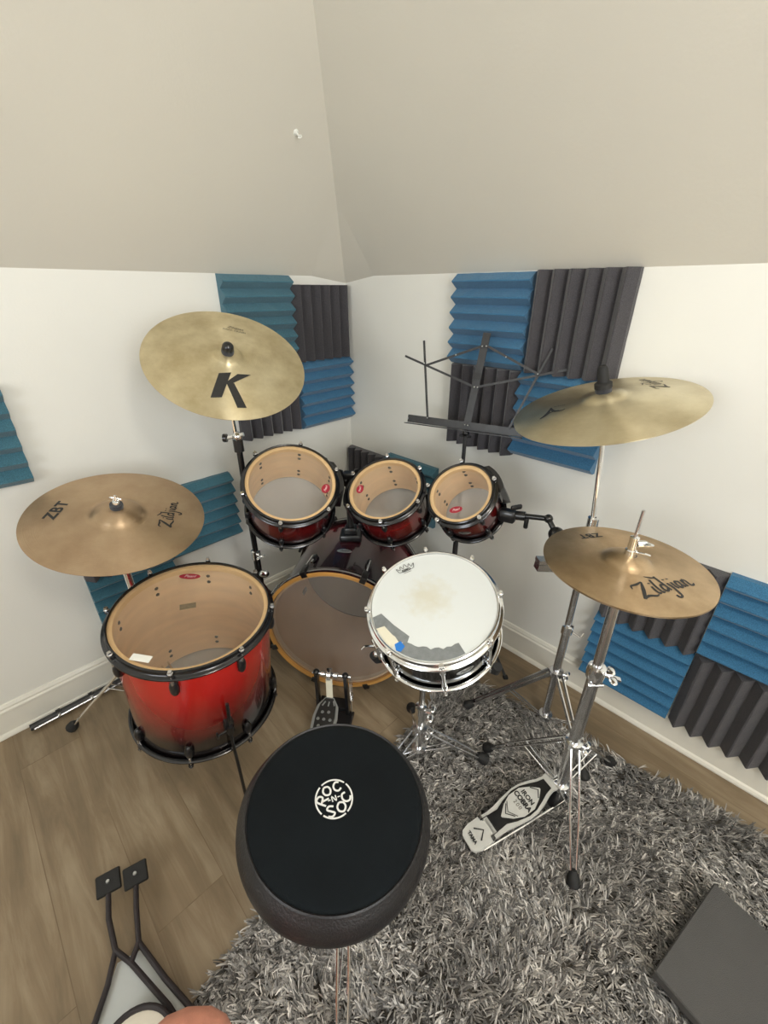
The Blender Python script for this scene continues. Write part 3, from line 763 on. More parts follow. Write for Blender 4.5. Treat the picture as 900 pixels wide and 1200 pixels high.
def arc_tape(a0, a1, r0, r1, mat, nm, lift, jag=0):
    n = 14; rr = random.Random(3); P = []; Q = []
    for i in range(n+1):
        a = R_(a0+(a1-a0)*i/n); P.append((r0*math.cos(a), r0*math.sin(a))); q = r1+rr.uniform(-jag, jag); Q.append((q*math.cos(a), q*math.sin(a)))
    mb = MB(); vs = [(x, y, zs+lift) for x, y in P+Q]; mb.add(vs, [(i, i+1, n+2+i, n+1+i) for i in range(n)], mat); return mb.build(nm, sn, 0)
flat([(-.1700, -.030), (-.146, -.020), (-.112, -.058), (-.070, -.096), (-.076, -.112), (-.118, -.110), (-.160, -.070)], GAFF, 'gaffer_tape', .0006)
arc_tape(232, 294, .170, .136, GAFF, 'gaffer_tape', .0007, .004)
flat([(-.1600, -.066), (-.137, -.060), (-.116, -.087), (-.108, -.094), (-.098, -.112), (-.118, -.126), (-.135, -.108)], CREAM, 'masking_tape', .0012)
flat([(-.110, -.116), (-.094, -.108), (-.083, -.124), (-.094, -.138), (-.106, -.134)], BLUET, 'blue_tape', .0016)
# crown logo
mb = MB(); fn = place2((-.0705, .124), (math.cos(R_(20)), math.sin(R_(20))), lambda x, y: (x, y, zs+.0008))
mb.ribbon([(-.024, -.002), (-.028, .014), (-.018, .004), (-.014, .018), (-.007, .006), (0, .021), (.007, .006), (.014, .018), (.018, .004), (.028, .014), (.024, -.002)], .0018, INK, fn, 3)
mb.ribbon([(-.024, -.003), (0, -.006), (.024, -.003)], .0016, INK, fn); text_mesh('REMO', .010, mb, INK, place2((-.0705, .124), (math.cos(R_(20)), math.sin(R_(20))), lambda x, y: (x, y-.001, zs+.0008)), bold=.0004)
mb.ribbon([(-.012, -.011), (.012, -.011)], .0014, INKF, fn)
mb.build('crown_logo', sn, 0)
shell_badge(sn, -68, rss+.0015, .082, .026, .012)
# strainer and butt plate
mb = MB(); rr = rz(205); mb.box(rr @ V((rss+.012, 0, .075)), (.02, .035, .07), CHROME, rr, bev=.004); mb.tube([rr @ V((rss+.022, 0, .10)), rr @ V((rss+.045, -.004, .115)), rr @ V((rss+.055, -.004, .108))], .0035, CHROME, 8)
mb.ball(rr @ V((rss+.022, 0, .055)), .010, CHROME); mb.build('strainer_lever', sn)
mb = MB(); rr = rz(22); mb.box(rr @ V((rss+.010, 0, .07)), (.016, .03, .05), CHROME, rr, bev=.003); mb.build('butt_plate', sn)

# ------------------------------------------------------------------ stand parts
def wing(mb, c, axis, mat, s=1.0):
    c = V(c); axis = V(axis).normalized(); f = frame(axis)
    mb.tube([c, c+axis*.012*s], .006*s, mat, 10)
    for k in (-1, 1):
        mb.ball(c+axis*.013*s+f @ V((k*.013*s, 0, 0)), .011*s, mat, 10, 7, sc=(1.1, .35, .75), rot=f)
def tripod(root, zhi, zlo, feet, base, mat=CHROME, flat_=False, rub=.015, lift=0):
    """double-braced tripod: three double legs each with rubber foot, three braces and two collars"""
    b = V(base)
    for (fx, fy) in feet:
        f = V((fx, fy, 0)); d = (f).normalized(); sd = V((-d.y, d.x, 0)); top = V((0, 0, zhi))+d*.022; ft_ = f+V((0, 0, rub+.004+lift))
        mid = top+(ft_-top)*.05
        mb = MB()
        for s in (-1, 1):
            if flat_: mb.bar(top+sd*s*.011, ft_+sd*s*.006, .004, .014, mat, (0, 0, 1))
            else: mb.tube([top+sd*s*.011, top*.5+ft_*.5+sd*s*.012, ft_+sd*s*.006], .0034, mat, 8)
        lg = mb.build('leg', root)
        dd = (ft_-top).normalized()
        MB().tube([ft_-dd*.03, ft_-dd*.01, ft_+dd*.006, ft_+dd*.012], [.009, rub*.95, rub, rub*.6], RUBBER, 12).build('rubber_foot', lg)
        m2 = top+(ft_-top)*.48
        br = MB()
        for s in (-1, 1): br.tube([V((0, 0, zlo))+d*.018+sd*s*.006, m2+sd*s*.009], .0026, mat, 8)
        br.build('brace', root)
    for z in (zhi, zlo):
        mb = MB().lathe([(.013, -.012), (.024, -.010), (.024, .010), (.013, .012)], mat, 20, xf=M.Translation((0, 0, z)))
        if z == zlo: mb.build('brace_collar', root)
        else: hi = mb
    mb = hi
    wing(mb, (.02, -.01, zhi), (.8, -.6, 0), mat)
    mb.build('leg_collar', root)
def felts(root, c, n, felt_r=.017, top='sleeve'):
    f = frame(n); xf = M.Translation(V(c)) @ f.to_4x4()
    MB().lathe([(.004, -.004), (felt_r, -.004), (felt_r+.001, .003), (felt_r, .010), (.004, .010)], FELT, 20, xf=xf).build('felt_washer', root)
    mb = MB()
    if top == 'sleeve': mb.lathe([(0, .045), (.006, .045), (.0085, .042), (.010, .022), (.0125, .018), (.0125, .010), (.004, .010)], BLACKM, 18, xf=xf)
    elif top == 'puck': mb.lathe([(0, .030), (.005, .030), (.012, .026), (.016, .020), (.0165, .010), (.004, .010)], BLACKM, 20, xf=xf)
    elif top == 'tall': mb.lathe([(0, .066), (.008, .066), (.012, .060), (.0145, .026), (.021, .022), (.021, .010), (.004, .010)], RUBBER, 18, xf=xf)
    else:
        mb.lathe([(0, .040), (.0035, .038), (.0035, .020), (.009, .018), (.010, .012), (.009, .010), (.003, .010)], CHROME, 16, xf=xf)
        V0 = V(c)+V(n).normalized()*.018; wing(mb, V0, n, CHROME, .7)
    mb.build('wing_nut', root)

# cymbals ------------------------------------------------------------
def cyprof(R, hb, rb, bh):
    def z(r):
        u = min(1, r/R); zz = hb*(1-u**1.7)
        if r < rb: zz += bh*max(0, (1-(r/rb)**2.4))**.75
        return zz
    return z
def cymbal(name, label, centre, n, R, mat, hb, rb, bh, writing, cat='cymbal', grp='bronze cymbals on stands', flip=False):
    root = thing(name, label, cat, centre, frame(n) if not flip else frame(n) @ M.Rotation(PI, 3, 'X'), grp)
    zf = cyprof(R, hb, rb, bh); rs = [.004]+[rb*k/10 for k in range(1, 11)]+[rb+(R-rb)*k/14 for k in range(1, 15)]
    top = [(r, zf(r)) for r in rs]; bot = [(r, zf(r)-.0013) for r in reversed(rs)]
    MB().lathe(top+bot, mat, 120, closed=True).build('bronze_disc', root, 50)
    if writing:
        fn = lambda x, y, k=.0006: (x, y, zf(math.hypot(x, y))+k)
        writing(root, fn)
    return root, zf
Z_STROKES = [[(0.0, .72, .05), (.12, .93, .12), (.45, .93, .16), (.86, 1.02, .06)], [(.86, 1.0, .08), (.5, .5, .2), (.05, -.05, .16)], [(.05, -.05, .08), (.4, .06, .16), (.8, -.06, .12), (1.0, -.02, .05)],
    [(1.10, .55), (1.06, .25), (1.10, .02), (1.2, .08)], [(1.13, .74), (1.16, .82)], [(1.42, 1.0), (1.32, .5), (1.34, .05), (1.46, .08)],
    [(1.86, .45), (1.66, .5), (1.56, .25), (1.66, .03), (1.86, .2)], [(1.35, 1.3, .04), (1.6, 1.12), (1.86, 1.02, .05)], [(1.86, 1.15), (1.88, .5), (1.92, .02)],
    [(2.14, .52), (2.18, .1), (2.1, -.42), (1.9, -.5), (1.84, -.32)], [(2.4, .52), (2.38, .2), (2.46, .03)], [(2.14, .75), (2.17, .82)], [(2.42, .75), (2.45, .82)],
    [(2.86, .46), (2.68, .5), (2.58, .25), (2.68, .03), (2.86, .22)], [(2.88, .52), (2.86, .2), (2.96, .03)],
    [(3.1, .52), (3.1, .02)], [(3.1, .3), (3.24, .52), (3.36, .4), (3.36, .08), (3.52, .04), (3.66, .16, .05)]]
def zscript(mb, o, d, fn, mat, w=.1):
    f2 = place2(o, d, fn)
    for s in Z_STROKES: mb.ribbon(s, w, mat, f2, 5)
def wK(root, fn):
    mb = MB(); q = lambda x, y: fn(x, y, .0007)
    def quad(a, b, c, d, k=6):
        a, b, c, d = map(lambda p: np.array(p, float), (a, b, c, d)); vs = []; fs = []
        for i in range(k+1):
            for j in range(k+1):
                u, v = i/k, j/k; p = (1-u)*((1-v)*a+v*d)+u*((1-v)*b+v*c); vs.append(q(*p))
        for i in range(k):
            for j in range(k): e = i*(k+1)+j; fs.append((e, e+k+1, e+k+2, e+1))
        mb.add(vs, fs, INK)
    quad((-.0126, -.1681), (.0153, -.1583), (.0223, -.064), (-.0088, -.0779))
    quad((.012, -.110), (.030, -.106), (.0749, -.052), (.040, -.063))
    quad((.0606, -.1796), (.0843, -.1716), (.037, -.100), (.016, -.104))
    mb.build('letter_logo', root, 0)
    t = MB(); text_mesh('Zildjian', .016, t, INKF, place2((-.004, .142), (1, .1), lambda x, y: fn(x, y, .0007)), shear=.4); text_mesh('DARK CRASH', .011, t, INKF, place2((-.004, .127), (1, .1), lambda x, y: fn(x, y, .0007))); t.build('faint_stamp', root, 0)
def wZBT(root, fn):
    mb = MB(); zscript(mb, (.150, -.014), (-.0062, .0335), fn, INK, .12); mb.build('script_logo', root, 0)
    t = MB(); text_mesh('ZBT', .042, t, INK, place2((-.150, -.022), (-.02, 1), fn), bold=.0014, spacing=1.1); t.build('letter_logo', root, 0)
def wA(root, fn):
    t = MB(); f2 = place2((-.132, .016), (.034, -.004), fn)
    t.ribbon([(-.9, -.6, .1), (-.3, -.2, .3), (.25, .75, .12)], .2, INK, f2); t.ribbon([(.2, .7, .1), (.25, -.1, .26), (.75, -.5, .12), (1.0, -.4, .06)], .2, INK, f2); t.ribbon([(-.4, -.3, .06), (.1, -.15, .14), (.6, -.3, .08)], .1, INK, f2)
    t.ribbon([(.45, .75, .05), (1.2, .3, .05)], .05, INKF, f2)
    t.build('letter_logo', root, 0)
    mb = MB(); zscript(mb, (.152, -.020), (.0, .034), fn, INKF, .1); mb.build('script_logo', root, 0)
def wHH(root, fn):
    mb = MB(); zscript(mb, (-.030, -.130), (.0375, .0135), fn, INK, .13); mb.build('script_logo', root, 0)
    t = MB(); text_mesh('ZBT', .030, t, INK, place2((-.033, .118), (-1, -.2), fn), bold=.001, spacing=1.1); t.build('letter_logo', root, 0)
KM = cymat('pale_gold_bronze', srgb(238, 227, 194), srgb(198, 182, 142), .34, .2285, 11)
ZM = cymat('brown_bronze', srgb(200, 176, 146), srgb(176, 150, 122), .40, .2285, 8, .75)
AM = cymat('light_brass_bronze', srgb(228, 217, 186), srgb(200, 186, 150), .32, .2285, 9)
HM = cymat('warm_bronze', srgb(210, 184, 150), srgb(170, 146, 114), .36, .178, 10, .85)
Kc, Kn = V((-.465, 1.339, 1.273)), V((.318, -.472, .822)).normalized()
Zc, Zn = V((-.765, 1.094, .879)), V((.233, -.162, .959)).normalized()
Ac, An = V((.576, 1.126, 1.188)), V((-.271, -.037, .962)).normalized()
Hc, Hn = V((.55, .816, .906)), V((.022, .001, 1)).normalized()
cymbal('crash_cymbal', 'pale gold cymbal with a large black letter K, upper left', Kc, Kn, .2285, KM, .024, .046, .010, wK)
cymbal('crash_cymbal', 'brownish cymbal with ZBT lettering at far left above floor tom', Zc, Zn, .2285, ZM, .018, .068, .020, wZBT)
cymbal('crash_cymbal', 'pale brass cymbal tilted upper right with black rubber sleeve', Ac, An, .2285, AM, .034, .055, .010, wA)
cymbal('hi_hat_cymbal', 'top hi-hat cymbal with Zildjian script at right', Hc, Hn, .178, HM, .014, .052, .016, wHH, 'cymbal', 'hi-hat cymbal pair')
cymbal('hi_hat_cymbal', 'bottom hi-hat cymbal tucked under the right-hand top one', Hc-V((0, 0, .004)), Hn, .178, HM, .012, .052, .016, None, 'cymbal', 'hi-hat cymbal pair', flip=True)

def L3(p, b): return V(p)-V(b)
# K stand
b = V((-.502, 1.425, 0)); ks = thing('cymbal_stand', 'tall stand carrying the K cymbal, behind the large rack tom', 'stand', b)
tripod(ks, .36, .12, [(-.03, -.20), (.06, .26), (-.24, .05)], b, BLACKN)
MB().tube([(0, 0, .06), (0, 0, .55)], .0135, BLACKN, 16).build('lower_tube', ks)
MB().tube([(0, 0, .52), (0, 0, .985)], .0105, BLACKN, 16).build('upper_tube', ks)
mb = MB(); mb.lathe([(.011, -.02), (.018, -.018), (.018, .018), (.011, .02)], CHROME, 18, xf=M.Translation((0, 0, .54))); wing(mb, (.015, -.01, .54), (.8, -.6, 0), CHROME, .9)
mb.ball((.03, -.03, .47), .017, CHROME, sc=(1.2, .8, 1)); mb.build('height_clamp', ks)
kb = L3(Kc, b); kt = kb+Kn*.038; kj = V((0.0, -.005, 1.0)); kk = kb-Kn*.03
mb = MB(); mb.lathe([(0, -.03), (.017, -.03), (.017, .022), (0, .022)], BLACKM, 16, xf=M.Translation((0, 0, .995)))
mb.ball((0.005, -.012, 1.022), .017, CHROME); mb.tube([(-.028, -.015, 1.018), (.028, -.015, 1.03)], .007, CHROME, 10); mb.lathe([(0, -.006), (.014, -.006), (.014, .006), (0, .006)], BLACKM, 14, xf=M.Translation((-.036, -.015, 1.017)) @ M.Rotation(PI/2, 4, 'Y')); mb.build('tilter', ks)
MB().tube([(0, -.01, 1.02), kb-Kn*.10, kb-Kn*.02, kb+Kn*.05], [.0065, .0065, .005, .004], CHROME, 10).build('boom_rod', ks)
felts(ks, kb+Kn*.037, Kn, .017, 'puck')
# ZBT stand
b = V((-.79, 1.09, 0)); zs_ = thing('cymbal_stand', 'short chrome stand under the far-left cymbal, foot near the baseboard', 'stand', b)
tripod(zs_, .40, .15, [(-.365, -.036), (.12, .22), (.17, -.10)], b, CHROME, rub=.02)
MB().tube([(0, 0, .07), (0, 0, .5)], .0135, CHROME, 16).build('lower_tube', zs_)
MB().tube([(0, 0, .48), (0, 0, .80)], .0105, CHROME, 16).build('upper_tube', zs_)
mb = MB(); mb.lathe([(.011, -.02), (.019, -.018), (.019, .018), (.011, .02)], CHROME, 18, xf=M.Translation((0, 0, .5))); wing(mb, (.015, -.01, .5), (.8, -.6, 0), CHROME); mb.build('height_clamp', zs_)
zb = L3(Zc, b); mb = MB(); mb.ball((0, 0, .81), .018, CHROME); wing(mb, (.018, -.005, .81), (1, 0, 0), CHROME); mb.build('tilter', zs_)
MB().tube([(0, 0, .81), zb-Zn*.02, zb+Zn*.07], .004, CHROME, 10).build('cymbal_rod', zs_)
felts(zs_, zb+Zn*.041, Zn, .0165, 'nut')
# A stand
b = V((.612, 1.1, 0)); as_ = thing('cymbal_stand', 'chrome straight stand holding the upper right cymbal, behind hi-hat', 'stand', b)
tripod(as_, .255, .03, [(-.288, .04), (.10, .19), (.05, -.235)], b, STEEL, flat_=True, rub=.018, lift=.012)
MB().tube([(0, 0, .02), (0, 0, .46)], .0135, STEEL, 16).build('lower_tube', as_)
MB().tube([(0, 0, .44), (-.004, 0, .86)], .0105, STEEL, 16).build('middle_tube', as_)
ab = L3(Ac, b); MB().tube([(-.004, 0, .85), (-.022, .012, 1.08), ab-An*.01, ab+An*.095], [.0068, .0068, .0055, .004], CHROME, 12).build('upper_rod', as_)
mb = MB(); mb.lathe([(.011, -.018), (.018, -.016), (.018, .016), (.011, .018)], CHROME, 18, xf=M.Translation((0, 0, .455))); mb.tube([(.015, -.01, .45), (.04, -.02, .437), (.05, -.015, .45)], .004, CHROME, 8)
mb.build('height_clamp', as_); MB().lathe([(.007, -.018), (.016, -.016), (.016, .016), (.007, .018)], CHROME, 18, xf=M.Translation((-.004, 0, .86))).build('rod_collar', as_)
felts(as_, ab+An*.044, An, .019, 'tall')
# arm with the small tom
ta = thing('clamp_arm', 'black clamp arm joining smallest rack tom to right cymbal stand', 'drum mount', (.608, 1.1, .72))
O = V((.608, 1.1, .72)); 
P1 = V((.415, 1.215, .825))-O; P2 = V((.505, 1.165, .838))-O; P3 = V((.525, 1.135, .80))-O; P4 = V((.515, 1.10, .715))-O; P5 = V((.50, 1.085, .715))-O
mb = MB(); mb.tube([P1, P2*.9+P1*.1, P2, P3], .0085, BLACKM, 12); mb.ball(P3, .024, BLACKM); mb.ball(P2, .014, BLACKM); mb.build('l_rod', ta)
mb = MB(); mb.box(P1+V((-.02, .005, -.004)), (.055, .035, .04), BLACKM, rz(-28), bev=.008); mb.tube([P1+V((-.0, -.002, 0)), P1+V((.03, -.017, .004))], .015, BLACKM, 14)
mb.box(P1+V((-.0, -.01, .032)), (.04, .010, .016), BLACKM, rz(20), bev=.004); mb.box(P1+V((.035, -.02, -.015)), (.014, .012, .045), BLACKM, rz(-28), bev=.004); mb.build('receiver', ta)
mb = MB(); mb.tube([P3, P4+V((0.005, 0, .02)), P4], .011, BLACKM, 12); mb.build('down_rod', ta)
mb = MB(); mb.bar(V((-.145, -.012, -.003)), V((.018, 0, -.02)), .03, .022, STEEL); mb.bar(V((-.145, -.012, .017)), V((-.04, -.005, .008)), .032, .012, STEEL)
mb.tube([(-.05, -.03, -.012), (-.05, .03, -.012)], .005, CHROME, 8); wing(mb, (-.05, -.03, -.012), (0, -1, 0), CHROME, .8); mb.tube([(-.012, -.03, -.016), (-.012, .02, -.016)], .005, CHROME, 8)
mb.lathe([(.011, -.016), (.02, -.016), (.02, .016), (.011, .016)], BLACKM, 16, xf=M.Translation((0, 0, -.018))); mb.build('multi_clamp', ta)

# hi-hat stand
b = V((.548, .800, 0)); hs = thing('hi_hat_stand', 'chrome hi-hat stand with white footboard pedal on the rug', 'stand', b)
tripod(hs, .30, .10, [(-.035, -.222), (.222, .115), (-.185, .165)], b, CHROME, rub=.018, lift=.012)
MB().tube([(0, 0, .04), (0, 0, .59)], .0165, STEEL, 20).build('lower_tube', hs)
MB().tube([(0, 0, .56), (.002, .012, .862)], .0125, STEEL, 20).build('upper_tube', hs)
mb = MB(); mb.lathe([(.012, -.02), (.022, -.018), (.024, 0), (.022, .018), (.012, .02)], CHROME, 20, xf=M.Translation((0, 0, .585))); wing(mb, (.02, -.008, .585), (.95, -.3, 0), CHROME, 1.3)
mb.tube([(.02, -.012, .55), (-.02, -.012, .55)], .006, CHROME, 10); mb.bar((.02, -.012, .585), (.055, -.02, .577), .012, .006, CHROME); mb.build('height_clamp', hs)
mb = MB(); mb.lathe([(.003, .862), (.02, .862), (.022, .874), (.010, .876), (.003, .876)], RUBBER, 18, xf=M.Translation((.002, .013, 0))); mb.build('seat_cup', hs)
MB().tube([(.002, .014, .84), (.004, .014, 1.045)], .0035, STEEL, 10).build('pull_rod', hs)
mb = MB(); cx = V((.003, .014, .935))
mb.lathe([(.004, 0), (.012, 0), (.012, .012), (.009, .014), (.009, .04), (.010, .044), (.004, .046)], CHROME, 18, xf=M.Translation(cx)); wing(mb, cx+V((.008, -.004, .030)), (1, -.25, .1), CHROME, 1.25)
mb.tube([cx+V((.01, -.004, .008)), cx+V((.02, -.018, .012)), cx+V((.034, -.016, .006))], .003, CHROME, 8); mb.build('clutch', hs)
MB().lathe([(.004, -.010), (.015, -.010), (.016, -.004), (.015, 0), (.004, 0)], FELT, 18, xf=M.Translation(cx)).build('felt_washer', hs)
# pedal, from the tube down-left to the heel
heel = V((.243, .664, .062)); toe = V((.530, .812, .108)); pdv = (toe-heel); PL = pdv.length; pdn = pdv.normalized(); psd = V((pdn.y, -pdn.x, 0)).normalized(); pup = psd.cross(pdn).normalized()
if pup.z < 0: pup = -pup
def hfn(x, y, z): return heel-b+pdn*y+psd*x+pup*z
FBW = pmat('white_cast_footboard', srgb(214, 214, 208), .4, .15, noise=.04, nscale=30)
fb = footboard(hfn, [(.070, .034), (.09, .033), (.115, .035), (.15, .041), (.19, .046), (.22, .045), (.25, .038), (.28, .028), (.30, .024), (PL-.006, .028), (PL, .026)], FBW, .008).build('footboard', hs)
footboard(lambda x, y, z: hfn(x, y, z+.002), [(.085, .024), (.12, .022), (.15, .032), (.19, .040), (.22, .038), (.25, .029), (.275, .020), (.298, .016)], BLACKM, .003).build('black_inlay', fb)
footboard(lambda x, y, z: hfn(x, y, z+.0036), [(.118, .002), (.145, .022), (.175, .034), (.215, .034), (.245, .020), (.268, .002)], FBW, .002).build('emblem_plate', fb)
t = MB(); tf = lambda x, y: hfn(y*-1 if False else x, y, .0046)
wf = lambda cx_, cy_: (lambda x, y: hfn(cx_+x, cy_+y, .0048))
text_mesh('IRON', .019, t, INK, wf(0, .218), bold=.0006, spacing=1.0); text_mesh('COBRA', .020, t, INK, wf(0, .198), bold=.0008, spacing=.95); text_mesh('200', .016, t, INKF, wf(0, .179), bold=0, spacing=1.3)
t.ribbon([(-.020, .152), (0, .133), (.020, .152)], .003, INK, lambda x, y: hfn(x, y, .0048), 1); t.ribbon([(-.018, .244), (0, .260), (.018, .244)], .003, INK, lambda x, y: hfn(x, y, .0048), 1); t.ribbon([(-.024, .159), (0, .142), (.024, .159)], .002, INK, lambda x, y: hfn(x, y, .0048), 1)
t.build('pedal_writing', fb, 0)
hp = footboard(hfn, [(-.008, .020), (0, .030), (.02, .036), (.062, .036), (.064, .020), (.078, .020)], FBW, .010).build('heel_plate', hs)
t = MB(); text_mesh('TAMA', .013, t, INK, wf(0, .012), bold=.0006); t.ribbon([(-.018, .030), (0, .052), (.018, .030)], .004, INK, lambda x, y: hfn(x, y, .0015), 1)
t.build('heel_writing', hp, 0)
mb = MB(); mb.ribbon([(-.037, .060), (-.024, .0605), (-.024, .083), (.024, .083), (.024, .0605), (.037, .060)], .004, INK, lambda x, y: hfn(x, y, .0025), 1)
mb.box(hfn(0, .03, -.03), (.075, .02, .035), RUBBER, M((pdn, psd*-1, pup)).transposed(), bev=.004); mb.build('hinge', hs)
mb = MB()
for s in (-1, 1): mb.tube([hfn(s*.030, .03, -.030), hfn(s*.036, .2, -.055), V((s*.012, s*-.02, .05))], .0035, CHROME, 8)
mb.box((-.012, -.005, .045), (.06, .05, .03), BLACKM, rz(27), bev=.004); mb.build('pedal_frame', hs)
mb = MB(); mb.tube([hfn(0, PL-.01, 0), (-.008, -.004, .15), (0, 0, .2)], .003, CHROME, 8); mb.build('pull_chain', hs)

# snare stand
b = V((.118, .935, 0)); ss = thing('snare_stand', 'chrome tripod basket stand under the snare drum', 'stand', b)
tripod(ss, .175, .07, [(.225, -.012), (-.012, .19), (-.17, -.13)], b, STEEL, rub=.02, lift=.012)
MB().tube([(0, 0, .05), (0, 0, .27)], .0125, CHROME, 16).build('lower_tube', ss)
MB().tube([(0, 0, .26), (.005, 0, .45)], .0095, STEEL, 16).build('upper_tube', ss)
mb = MB(); mb.lathe([(.010, -.018), (.018, -.016), (.018, .016), (.010, .018)], CHROME, 18, xf=M.Translation((0, 0, .27))); wing(mb, (.015, -.008, .27), (.95, -.3, 0), CHROME, 1.4)
mb.build('height_clamp', ss); MB().ball((.005, 0, .46), .022, CHROME).build('basket_ball', ss)
SNR = frame((-.161, -.306, .938)); SNn = V((-.161, -.306, .938)).normalized(); SNb = V((.136, .949, .69))-SNn*.165
hub = V((.005, 0, .485))
for ang in (200, 320, 80):
    d = SNR @ V((math.cos(R_(ang)), math.sin(R_(ang)), 0)); e = SNb-b+d*.195-SNn*.012; e2 = SNb-b+d*.205+SNn*.022; m_ = SNb-b+d*.09-SNn*.04
    lg = MB().tube([hub, m_, e], .0062, BLACKN, 10).build('basket_arm', ss)
    MB().tube([e-d*.008-SNn*.006, e+d*.004, e2], .0125, RUBBER, 12).build('rubber_grip', lg)

# ------------------------------------------------------------------ music stand
b = V((.299, 1.535, 0)); ms = thing('music_stand', 'black folding wire music stand in front of the right wall', 'music stand', b)
MB().tube([(0, 0, .30), (0, 0, .62)], .011, WIREB, 14).build('lower_tube', ms)
MB().tube([(0, 0, .6), (0, 0, .995)], .0075, WIREB, 14).build('upper_tube', ms)
MB().lathe([(.008, -.015), (.014, -.013), (.014, .013), (.008, .015)], WIREB, 14, xf=M.Translation((0, 0, .615))).build('collar', ms)
mb = MB(); mb.ball((.0, -.002, .998), .014, BLACKM); mb.tube([(-.02, .008, .985), (.02, -.012, .985)], .004, BLACKM, 8); mb.build('desk_clamp', ms)
for (fx, fy) in ((.215, -.235), (-.27, .02), (.03, .05)):
    f = V((fx, fy, .006)); lg = MB().bar((f*.08)+V((0, 0, .42)), f, .012, .004, WIREB).build('leg', ms)
    MB().bar(V((0, 0, .14)), V((fx*.52, fy*.52, .21)), .010, .003, WIREB).build('leg_strut', ms)
    MB().box(f, (.02, .02, .014), RUBBER, bev=.004).build('rubber_foot', lg)
MB().tube([(0, 0, .1), (0, 0, .32)], .008, WIREB, 10).build('leg_hub', ms)
mu = V((math.cos(R_(-27)), math.sin(R_(-27)), 0)); mn = V((-mu.y, mu.x, 0)); mup = (mn*.25+V((0, 0, 1)))
def W(u, z, o=0): return V((0, -.010, 1.03))+mu*u+mup*z-mn*o
FACE = -mn+V((0, 0, .25))
mb = MB(); pL, pR = W(-.232, -.003), W(.20, -.004)
mb.bar(pL, pR, .003, .028, WIREB, mup); mb.bar(pL-mn*.018-V((0, 0, .013)), pR-mn*.018-V((0, 0, .013)), .036, .003, WIREB, mup); mb.build('ledge', ms)
MB().bar(W(.000, -.01), W(.021, .303), .026, .005, WIREB, FACE).build('centre_bar', ms)
MB().bar(W(.011, .155, .005), W(.0125, .176, .005), .030, .004, BLACKM, FACE).build('slide', ms)
for (a, c2) in (((-.203, .27), (-.150, .007)), ((-.27, .215), (.009, .130)), ((-.184, .188), (.016, .263)), ((.028, .264), (.212, .187)), ((.018, .131), (.298, .206)), ((.242, .266), (.151, .007))):
    MB().bar(W(*a, .008), W(*c2, .008), .0075, .003, WIREB, FACE).build('folding_arm', ms)
rv = None
for q in ((-.19, .196), (-.150, .010), (.009, .131), (.020, .131), (.014, .262), (.028, .263), (-.075, .230), (.10, .233), (.212, .188), (-.004, .002), (.007, .002), (-.228, 0)):
    if rv is None: o = rv = MB().ball((0, 0, 0), .0028, SILVER, 8, 6).build('rivet', ms)
    else: o = rv.copy(); COL.objects.link(o); o.parent = ms
    o.location = W(*q, .012)

# ------------------------------------------------------------------ throne
SN_ = V((.085, -.01, .995)); st = thing('drum_throne', 'round black drum stool with white circle logo, nearest the camera', 'stool', V((-.085, .465, 0)))
fr = frame(SN_); tp = V((-.005, .006, .600))
VEL = pmat('black_velour_top', (.0035, .0055, .007, 1), .95, noise=.3, nscale=9, bump=.2, bscale=700, sheen=.03, spec=.2)
VIN = pmat('black_vinyl_side', (.012, .011, .0115, 1), .45, bump=.25, bscale=260)
xf = M.Translation(tp) @ fr.to_4x4()
mb = MB(); mb.lathe([(0, .004), (.06, .004), (.12, .003), (.152, .001), (.161, -.001), (.163, -.004)], VEL, 96, xf=xf); seat = mb.build('seat_top', st, 60)
mb = MB(); mb.lathe([(.161, -.003), (.166, -.002), (.168, -.006), (.174, -.014), (.182, -.030), (.184, -.048), (.182, -.066), (.173, -.082), (.162, -.090), (0, -.092)], VIN, 96, xf=xf); mb.build('seat_cushion', st, 60)
mb = MB(); mb.lathe([(.1625, -.002), (.1650, .0005), (.1675, -.002), (.1655, -.004)], VIN, 96, closed=True, xf=xf); mb.build('piping', st, 60)
lg = MB(); lfn = lambda x, y: xf @ V((x, y, .0056)); ctr = (-.005, .005)
LWHT = pmat('white_embroidery', srgb(225, 225, 222), .7, bump=.3, bscale=900)
def ringarc(a0, a1, r, w): lg.ribbon([(ctr[0]+r*math.cos(R_(a)), ctr[1]+r*math.sin(R_(a))) for a in np.linspace(a0, a1, 24)], w, LWHT, lfn, 2)
ringarc(-38, 55, .0345, .003); ringarc(62, 140, .0345, .003); ringarc(148, 235, .0345, .003); ringarc(242, 315, .0345, .003)
def arcletter(strokes, adeg, r, size, rot=0, w=.0036):
    c_ = (ctr[0]+r*math.cos(R_(adeg)), ctr[1]+r*math.sin(R_(adeg))); d = (size*math.cos(R_(rot)), size*math.sin(R_(rot))); f2 = place2(c_, d, lfn)
    for s in strokes: lg.ribbon(s, w/size, LWHT, f2, 4)
LR = [[(-.35, -.5), (-.3, .5), (.2, .5), (.25, .1), (-.3, 0)], [(-.1, 0), (.4, -.5)]]
LO = [[(0, .5), (-.38, .2), (-.38, -.25), (0, -.5), (.38, -.2), (.38, .25), (0, .5)]]
LC = [[(.35, .35), (0, .5), (-.35, .2), (-.35, -.25), (0, -.5), (.38, -.32)]]
LS = [[(.35, .4), (-.1, .52), (-.35, .25), (0, 0), (.35, -.25), (.05, -.52), (-.38, -.4)]]
arcletter(LR, 194, .0215, .019, 75); arcletter(LO, 140, .0200, .017, 50); arcletter(LC, 82, .0225, .017, 28)
arcletter(LS, 262, .0230, .018, 20); arcletter(LO, 318, .0205, .018, 38); arcletter(LC, 10, .0225, .018, 62)
